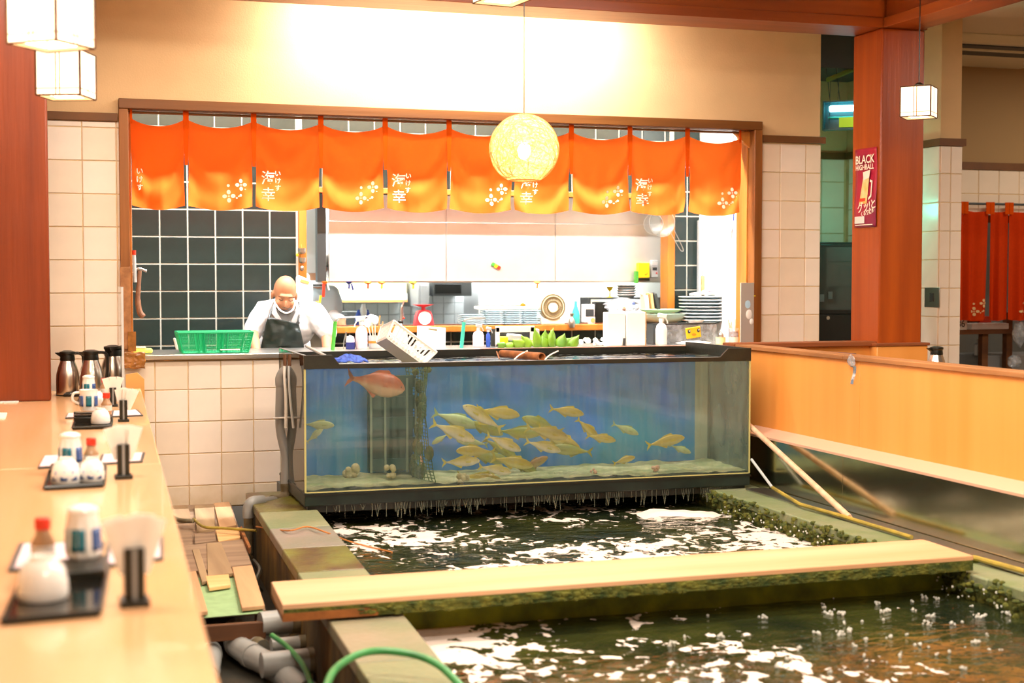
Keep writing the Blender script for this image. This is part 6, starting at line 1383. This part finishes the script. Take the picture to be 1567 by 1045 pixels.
# face pieces
for s in (-1, 1):
    MB().tube(spline([H(s*.052, -.080, .010), H(s*.035, -.092, .018), H(s*.014, -.092, .012)], 4), .0032, 6).build('eyebrow', mat('thin_brow', '7a5038', .9), ch)
    MB().tube(spline([H(s*.047, -.080, -.010), H(s*.033, -.089, -.014), H(s*.019, -.086, -.011)], 4), .0030, 6).build('eyelid', mat('lash', '4a2c1c', .7), ch)
MB().tube(spline([H(-.022, -.092, -.074), H(0, -.102, -.072), H(.022, -.092, -.074)], 4), .003, 6).build('mouth', 'lip', ch)
MB().tube(spline([H(-.02, -.094, -.066), H(0, -.104, -.062), H(.02, -.094, -.066)], 4), .004, 6).build('moustache', mat('grey_stubble', '8f7a68', .9), ch)
def trs(nm, parent, base, m, r0):
    cps = [];
    for s in (-1, 1): cps.append(([base+Vector((s*.085, 0, 0)), base+Vector((s*.1, -.02, -.42)), Vector((base.x+s*.1, base.y, .10))], [r0, r0*.8, r0*.7]))
    return body_mesh(nm, m, parent, [(base+Vector((0, 0, .05)), (.17, .13, .12), None)], cps, .014, 4)
trs('trousers', ch, pel, 'trousers', .098)
# second cook
c2 = Vector((px_x(492, 11.55, 470), 11.55, 0)); ck = thing('person', 'stooping cook in pale blue coat and white cap behind the white board', 'person', c2)
def V2(px, py, dy=0): return P(px, py, Y=11.55+dy)
h2 = V2(484, 408); ch2 = V2(488, 468, .02); pl2 = Vector((ch2.x, 11.62, .92)); sa, sb = V2(470, 450), V2(506, 450); ha2 = V2(524, 490, -.2); ea = V2(508, 484, -.05); hb2 = V2(476, 500, -.22)
body_mesh('body', 'skin', ck, [(h2, (.078, .092, .10), None), (h2+Vector((.0, -.075, -.03)), (.03, .03, .04), None), (h2+Vector((0, -.088, -.01)), (.012, .016, .022), None), (h2+Vector((.08, 0, -.02)), (.010, .02, .03), None), (h2+Vector((-.08, 0, -.02)), (.010, .02, .03), None), (ch2, (.12, .07, .12), None)],
 [([h2, ch2], [.055, .07]), ([sb, ea], [.045, .04]), ([ea, ha2], [.04, .03]), ([sa, hb2], [.045, .03]), ([ch2, pl2], [.08, .09])]+[([pl2+Vector((s*.085, 0, 0)), Vector((pl2.x+s*.1, 11.6, .09))], [.085, .045]) for s in (-1, 1)]+[([Vector((pl2.x+s*.1, 11.62, .045)), Vector((pl2.x+s*.11, 11.46, .035))], [.042, .036]) for s in (-1, 1)]+hand(ha2, -1)+hand(hb2, 1), .010, 4)
body_mesh('pale_blue_coat', 'bluecoat', ck, [(ch2+Vector((0, .02, 0)), (.20, .14, .19), None), (pl2+Vector((0, 0, .15)), (.18, .14, .22), None)], [([sa, sa.lerp(hb2, .5)], [.075, .065]), ([sb, sb.lerp(ea, .6)], [.075, .065])], .013, 5)
body_mesh('white_sleeve', 'coat', ck, [], [([sb.lerp(ea, .5), ea, ea.lerp(ha2, .85)], [.06, .055, .045])], .012, 3)
MB().lathe([(.088, -.02), (.092, .03), (.09, .08), (.07, .105), (.001, .11)], h2+Vector((0, .01, .02)), 24).build('cap', 'white', ck); MB().lathe([(.0885, -.022), (.0925, -.016), (.0885, -.010)], h2+Vector((0, .01, .02)), 24, caps=False).build('cap_band', 'dgrey', ck)
MB().lathe([(.062, -.02), (.075, .0), (.055, .03)], V2(486, 435), 20, caps=False, sy=1.1).build('collar', 'coat', ck, solid=.006)
MB().lathe([(.078, -.012), (.079, -.005), (.078, .0)], V2(486, 435), 20, caps=False, sy=1.1).build('collar_trim', 'dgrey', ck)
for s in (-1, 1): MB().ell(h2+Vector((s*.03, -.088, -.005)), (.010, .006, .005), 8, 5).build('eye', 'eye', ck)
MB().tube([h2+Vector((-.02, -.1, -.055)), h2+Vector((.02, -.1, -.055))], .003, 6).build('mouth', 'lip', ck)
trs('trousers', ck, pl2, 'trousers', .098)

# ================================================================== DINING SIDE
# poster on the post
py_ = PX0-.004; t = thing('drink_poster', 'narrow red BLACK HIGHBALL drink poster on the post side', 'poster', (py_, 8.4, 2.0))
q = [P(1305, 229, X=py_), P(1336, 224, X=py_), P(1335, 349, X=py_), P(1306, 346, X=py_)]
yy0, yy1 = 8.235, 8.50; zz1, zz0 = P(1320, 228, X=py_).z, P(1320, 348, X=py_).z
pm = mat('poster_red', 'c0203a', .35, col2='7a1840', vscale=1.5)
MB().grid(lambda u, v: (py_-.002-.006*math.sin(u*PI)*(1-v)*.6-.004*math.sin(v*7), yy0+(yy1-yy0)*u, zz0+(zz1-zz0)*v), 8, 24).build('sheet', pm, t, solid=.001, smooth=180)
def on_poster(txt, y, z, size, m, ang=0, bold=0):
    vs, fs = text_geo(txt, size, bold); ca, sa_ = math.cos(ang), math.sin(ang)
    MB().add([(py_-.012, y-(vx*ca-vz*sa_), z+vx*sa_+vz*ca) for vx, vz in vs], fs).build('lettering', m, t, smooth=0)
pw = mat('poster_white', 'f6ead8', .6); yc = (yy0+yy1)/2; ph_ = zz1-zz0
on_poster('BLACK', yc-.0, zz1-.075, .075, pw, 0, .0015); on_poster('HIGHBALL', yc, zz1-.125, .048, pw, 0, .001); on_poster('グッ!と', yc-.03, zz0+.135, .07, pw, .12, .0015); on_poster('くる爽快感', yc-.04, zz0+.095, .034, pw, .15, .001)
def pq(pts, m, nm, d=.004): MB().prism([(py_-.0095-d, yc-a*(yy1-yy0)/2, zz0+b_*ph_) for a, b_ in pts], (-.0008, 0, 0)).build(nm, m, t, smooth=0)
pq([(-.1, .66), (.45, .69), (.2, .30), (-.5, .30)], mat('beer_gold', 'e8b860', .5, col2='f4e0a8', vscale=14), 'glass_picture', .000); pq([(-.15, .70), (.5, .72), (.42, .62), (-.1, .60)], pw, 'foam_picture', .0012); pq([(.5, .60), (.72, .58), (.62, .38), (.35, .34), (.36, .37), (.54, .40), (.62, .56), (.48, .57)], pw, 'handle_picture', .0006); pq([(-.45, .37), (.1, .37), (.05, .33), (-.48, .33)], 'red', 'ice_picture', .0012)
pq([(-.85, .14), (.05, .14), (.05, .05), (-.85, .05)], 'paper', 'white_label'); pq([(-.8, .035), (.8, .035), (.8, .025), (-.8, .025)], pw, 'bottom_line')
# black glass front cabinet in the alcove
cxa, cxb = WX1+.02, AX-.05; czt = P(1280, 370, Y=9.45).z
t = thing('drinks_fridge', 'black glass fronted drinks fridge in the green lit alcove', 'fridge', ((cxa+cxb)/2, 9.6, 0))
MB().box(cxa, cxb, 9.5, 9.9, 0, czt).build('cabinet', 'fridge', t, bev=.006)
dz1, dz0 = P(1280, 378, Y=9.45).z, P(1280, 474, Y=9.45).z
MB().box(cxa+.01, cxb-.01, 9.46, 9.495, dz0-.03, dz1+.02).build('door_frame', 'fridge', t, bev=.004); MB().box(cxa+.03, cxb-.03, 9.452, 9.46, dz0, dz1).build('door_glass', mat('dark_glass', '26383a', .05, spec=.9), t)
MB().box(cxa+.01, cxb-.01, 9.47, 9.495, .3, dz0-.035).build('lower_panel', 'fridge', t, bev=.004); MB().box(cxa+.02, cxa+.13, 9.462, 9.47, dz0-.1, dz0-.05).build('label_sticker', 'lgrey', t); MB().lathe([(.001, 0), (.014, 0), (.014, .005)], (cxa+.27, 9.468, dz0-.06), 14, rot=(PI/2, 0, 0)).build('lock', 'steel', t)
for k, (dx, h, m) in enumerate([(.05, .2, 'cork'), (.11, .22, 'white'), (.19, .19, 'lgreen'), (.26, .23, 'pink')]): MB().box(cxa+dx, cxa+dx+.035, 9.447, 9.452, dz0+.02+.02*k, dz0+.02+h*.5).build('bottle_label', mat('dull_label', '5a6468', .4), t)
# insect lamp
c = P(1296, 176, Y=9.2); t = thing('insect_lamp', 'teal box lamp with glowing blue tube hung on thin cords', 'lamp', c); tm = mat('teal_metal', '1f5a60', .4)
rz_ = Matrix.Rotation(R(-38), 3, 'Z')
def I(x, y, z): return c+rz_@Vector((x, y, z))
def ibox(nm, m, x0, x1, y0, y1, z0, z1): MB().hexa([I(x0, y0, z0), I(x1, y0, z0), I(x1, y1, z0), I(x0, y1, z0)], [I(x0, y0, z1), I(x1, y0, z1), I(x1, y1, z1), I(x0, y1, z1)]).build(nm, m, t)
ibox('back', tm, -.16, .34, .0, .03, -.10, .10); ibox('top', tm, -.16, .34, -.05, .0, .09, .10); ibox('base', tm, -.16, .34, -.07, .0, -.11, -.10); ibox('end', tm, -.165, -.155, -.07, .03, -.11, .10)
ibox('bait_tray', mat('yellow_green', 'a3c820', .5, emis=.5), -.05, .34, -.04, -.03, -.09, -.02)
MB().tube([I(-.12, -.03, .045), I(.33, -.03, .045)], .022, 12).build('glow_tube', mat('uv_tube', 'c8f4ff', emis=9, ecol='9ff0ff'), t); MB().tube([I(-.13, -.025, -.02), I(.33, -.025, -.02)], .008, 8).build('guard_bar', 'teal', t)
for x in (-.12, -.05, .2): MB().tube([I(x, 0, .1), I(x-.03, 0, .34)], .003, 5).build('cord', 'dgrey', t)
t = thing('bamboo_rail', 'green lit horizontal bamboo pole above the insect lamp', 'rail', P(1290, 113, Y=9.25)); MB().tube([P(1267, 122, Y=9.2), P(1340, 92, Y=9.5)], .018, 8).build('pole', mat('green_lit_bamboo', '6a7a2c', .7), t)  # green of the alcove light is put into the pole's colour
for px in (1271, 1284): MB().tube([P(px, 119, Y=9.22), P(px-2, 190 if px < 1280 else 160, Y=9.22)], .002, 5).build('string', 'dgrey', t)
# far curtain, shelf and pantry things
FYc = FY-.07
nz_ = thing('red_noren', 'vermilion noren curtain with small flower print in the far doorway', 'curtain', P(1540, 320, Y=FYc)); MB().tube([P(1460, 311, Y=FYc), P(1660, 315, Y=FYc)], .010, 8).build('rod', 'dgrey', nz_)
zt2, zb2 = P(1500, 322, Y=FYc).z, P(1500, 489, Y=FYc).z
for i, (a, c_) in enumerate([(1440, 1473), (1474, 1512), (1514, 1541), (1543, 1584), (1586, 1625)]):
    x0, x1 = px_x(a, FYc, 400), px_x(c_, FYc, 400); ww = x1-x0
    def fr_(u, v, x0=x0, ww=ww, i=i):
        s = 2*u-1; y = FYc+.022*math.sin(u*PI*4+i*2)*(.35+.65*v)+.01*math.sin(u*19+i)*v; return (x0+ww*u*(1-.02*v), y, zt2-.012*(1-s*s)+(zb2-zt2)*v)
    p = MB().grid(lambda u, v: fr_(u, v), 30, 24).build('cloth_panel', redcloth, nz_, smooth=180)
    for xx in (x0+.015, x1-.015): MB().box(xx-.02, xx+.02, FYc-.014, FYc-.01, zt2-.03, P(1500, 309, Y=FYc).z).build('tab', cloth2, nz_)
    if i in (1, 3):
        inv = lambda x, z, x0=x0, ww=ww, fr_=fr_: fr_(max(0, min(1, (x-x0)/ww)), max(0, min(1, (zt2-z)/(zt2-zb2))))[1]
        put_print(flower(.085), x0+ww*.62, zb2+.11, inv, -.012, p, 'flower_print', mat('cream_print', 'e8c48a', .9))['kind'] = 'stuff'
t = thing('pantry_shelf', 'rough wooden shelf stand under the vermilion curtain', 'shelf', P(1530, 510, Y=10.6)); z = P(1500, 507, Y=10.5).z
x0 = px_x(1440, 10.5, 500); MB().box(x0, px_x(1545, 10.5, 500), 10.4, 10.9, z-.02, z+.02).build('board', 'darkw', t, bev=.003)
for px in (1508, 1545): x = px_x(px, 10.45, 520); MB().box(x-.03, x+.03, 10.45, 10.51, 0, z-.02 if px < 1540 else z+.16).build('upright', 'darkw', t, bev=.003)
for k, (a, e_, h, m, lab, nm) in enumerate([(1478, 1535, 8, 'paper', 'stack of white paper under the vermilion curtain', 'paper_stack'), (1488, 1508, 20, 'darkw', 'brown wooden box on the pantry shelf', 'wooden_box'), (1510, 1528, 16, 'red', 'dull red bundle on the pantry shelf', 'bundle')]):
    x0, x1 = px_x(a, 10.5+.1*(k > 0), 500), px_x(e_, 10.5+.1*(k > 0), 500); zz = z+.02 if k == 0 else z+.02; y0 = 10.42 if k == 0 else 10.7; MBo = MB().box(x0, x1, y0, y0+.18, zz, zz+h*mpp(1500, 10.5)).build(nm, m, bev=.006); tag(MBo, lab, 'paper' if k == 0 else 'box')
c = P(1472, 497, Y=10.38); t = thing('number_card', 'white card with the handwritten number 86', 'card', c); MB().box(c.x-.075, c.x+.05, c.y, c.y+.004, z+.021, z+.125).build('sheet', 'paper', t)
vs, fs = text_geo('86', .085, .0); MB().add([(c.x-.01+x, c.y-.002, z+.07+z_) for x, z_ in vs], fs).build('lettering', 'dgrey', t, smooth=0)
cyl_item('detergent_bottle', 'grey bottle standing beneath the pantry shelf', 'bottle', Vector((px_x(1497, 10.6, 540), 10.6, z-.21)), [(.035, 0), (.038, .01), (.038, .09), (.015, .11), (.014, .14), (.001, .14)], 'lgrey')
tag(MB().box(px_x(1470, 10.9, 540), px_x(1600, 10.9, 540), 10.55, 11.0, 0, z-.21).build('grey_crates', 'grey', bev=.01), 'grey storage crates beneath the pantry shelf', 'crate')
t = thing('hanging_bag', 'clear plastic bag hanging by the pantry post', 'bag', P(1558, 515, Y=10.3)); blob('film', P(1560, 510, Y=10.3), (.05, .04, .1), 'plastic', None, None, 2.2, t); blob('lower_film', P(1552, 553, Y=10.3), (.06, .04, .05), 'plastic', None, None, 6.2, t)
tag(MB().tube([P(1553, 300, Y=10.38)+Vector((0, 0, -.9)), P(1553, 300, Y=10.38)+Vector((0, 0, .01))], .004, 5).build('hanging_string', 'lgrey'), 'thin cord hanging down beside the vermilion curtain', 'cord')
# switch plate on the corridor wall
c = P(1426, 455, X=AX-.02); t = thing('switch_plate', 'steel switch plate on the tiled corridor wall', 'switch', c); MB().box(c.x, c.x+.008, c.y-.09, c.y+.09, c.z-.07, c.z+.07).build('plate', 'steel', t, bev=.002); MB().box(c.x-.006, c.x, c.y-.02, c.y+.02, c.z-.03, c.z+.03).build('rocker', 'dgrey', t)
# chairs
def chair_proto():
    t = local(thing('dining_chair', 'chair', 'chair', (0, 0, 0), 'honey wood dining chairs'))
    for s in (-1, 1):
        MB().box(s*.2-.018, s*.2+.018, -.02, .02, 0, .94).build('back_post', 'chair', t, bev=.008); MB().box(s*.2-.018, s*.2+.018, .38, .42, 0, .43).build('leg', 'chair', t, bev=.006)
    MB().box(-.185, .185, -.012, .012, .80, .92).build('back_rail', 'chair', t, bev=.006); MB().box(-.185, .185, -.010, .010, .58, .64).build('back_rail', 'chair', t, bev=.006)
    MB().box(-.22, .22, -.0, .44, .43, .46).build('seat', 'chair', t, bev=.01); MB().box(-.19, .19, .385, .41, .36, .43).build('seat_rail', 'chair', t); return t
c0 = chair_proto()
for i, (pa, pb, py, ht, lab) in enumerate([((1315, 1375), None, 541, .94, 'honey wood chair by the post plinth, showing only its top rail'), ((1448, 1518), None, 551, .94, 'honey wood chair nearest the partition cap beside the steel flask'), ((1470, 1532), None, 536, .94, 'honey wood chair with raised corner posts facing the vermilion curtain')]):
    o = c0 if i == 0 else copy_tree(c0); (a, e_) = pa
    # distance at which the .44 m wide chair fills that many pixels; top at ht
    d = .44*2200/(e_-a)*.97; r_ = ray((a+e_)/2, 500); pos = Vector((0, 0, 1.6))+r_*(d/ (r_.x*math.sin(YAW)+r_.y*math.cos(YAW)))
    zt3 = 1.6-(py-425)*d/2200; place(o, (pos.x, pos.y, 0), -YAW*.8 if i else -.3, lab); o.scale = (1, 1, zt3/.94)
fb_ = P(1433, 560, X=5.05); mz = P(1288, 544, X=4.5).z-.018
side = thing('side_table', 'small dark table behind the partition carrying the rolled menu', 'table', (4.5, 7.6, 0)); y_ = P(1288, 544, X=4.5).y; MB().box(4.3, 4.8, y_-.35, y_+.35, mz-.03, mz).build('top', 'darkw', side); MB().box(4.5, 4.6, y_-.05, y_+.05, 0, mz-.03).build('leg', 'darkw', side)
tb = thing('dining_table', 'honey wood dining table behind the low partition', 'table', (5.35, fb_.y, 0)); MB().box(4.85, 5.9, fb_.y-.25, fb_.y+.4, .93, .96).build('top', 'chair', tb, bev=.004)
for x in (4.9, 5.83):
    for y in (fb_.y-.2, fb_.y+.35): MB().box(x-.03, x+.03, y-.03, y+.03, 0, .93).build('leg', 'chair', tb, bev=.004)
fb_ = P(1433, 560, X=5.05); tt_ = flask(1433, 560, fb_.y, 74, 'steel vacuum flask with black lid behind the low partition', 0, True, base=Vector((fb_.x, fb_.y, .96)), scale=1)
s_ = (P(1433, 530, X=5.05).z-.96)/(74*mpp(1433, fb_.y)); tt_.scale = (s_, s_, s_)
t = tag(MB().tube([P(1268, 542, X=4.5), P(1308, 545, X=4.5)], .018, 10).build('rolled_menu', mat('purple_menu', '5a4450', .5)), 'dark purple rolled menu lying behind the partition cap', 'menu')
c = P(1303, 558, X=4.085); t = thing('clear_tape', 'peeling clear tape on the partition cap board', 'tape', c)
blob('strip', c+Vector((0, 0, .02)), (.012, .03, .03), 'plastic', None, None, 1.5, t); MB().grid(lambda u, v: (4.095+.004*math.sin(v*5), c.y-.03+.02*v+.03*u, c.z-.005-.10*v), 4, 8).build('tail', 'plastic', t)
# ceiling cassette
c = P(1530, 45, Z=3.40); t = thing('ceiling_air_conditioner', 'white ceiling cassette air conditioner with dark slot beyond the post', 'air conditioner', c)
xa_ = P(1442, 60, Z=3.36).x; ya_ = P(1500, 63, Z=3.36).y
MB().rings([[(xa_, ya_, 3.42), (xa_+1.5, ya_, 3.42), (xa_+1.5, ya_+1.2, 3.42), (xa_, ya_+1.2, 3.42)], [(xa_+.02, ya_+.02, 3.35), (xa_+1.48, ya_+.02, 3.35), (xa_+1.48, ya_+1.18, 3.35), (xa_+.02, ya_+1.18, 3.35)]]).build('panel', 'cream', t, bev=.01)
MB().box(xa_+.1, xa_+1.4, ya_+.08, ya_+.2, 3.340, 3.351).build('air_slot', 'dgrey', t); MB().box(xa_+.1, xa_+1.4, ya_+.24, ya_+.28, 3.335, 3.351).build('louvre', 'cream', t); MB().box(xa_+.1, xa_+1.4, ya_+.32, ya_+.5, 3.342, 3.351).build('grille', 'dgrey', t)
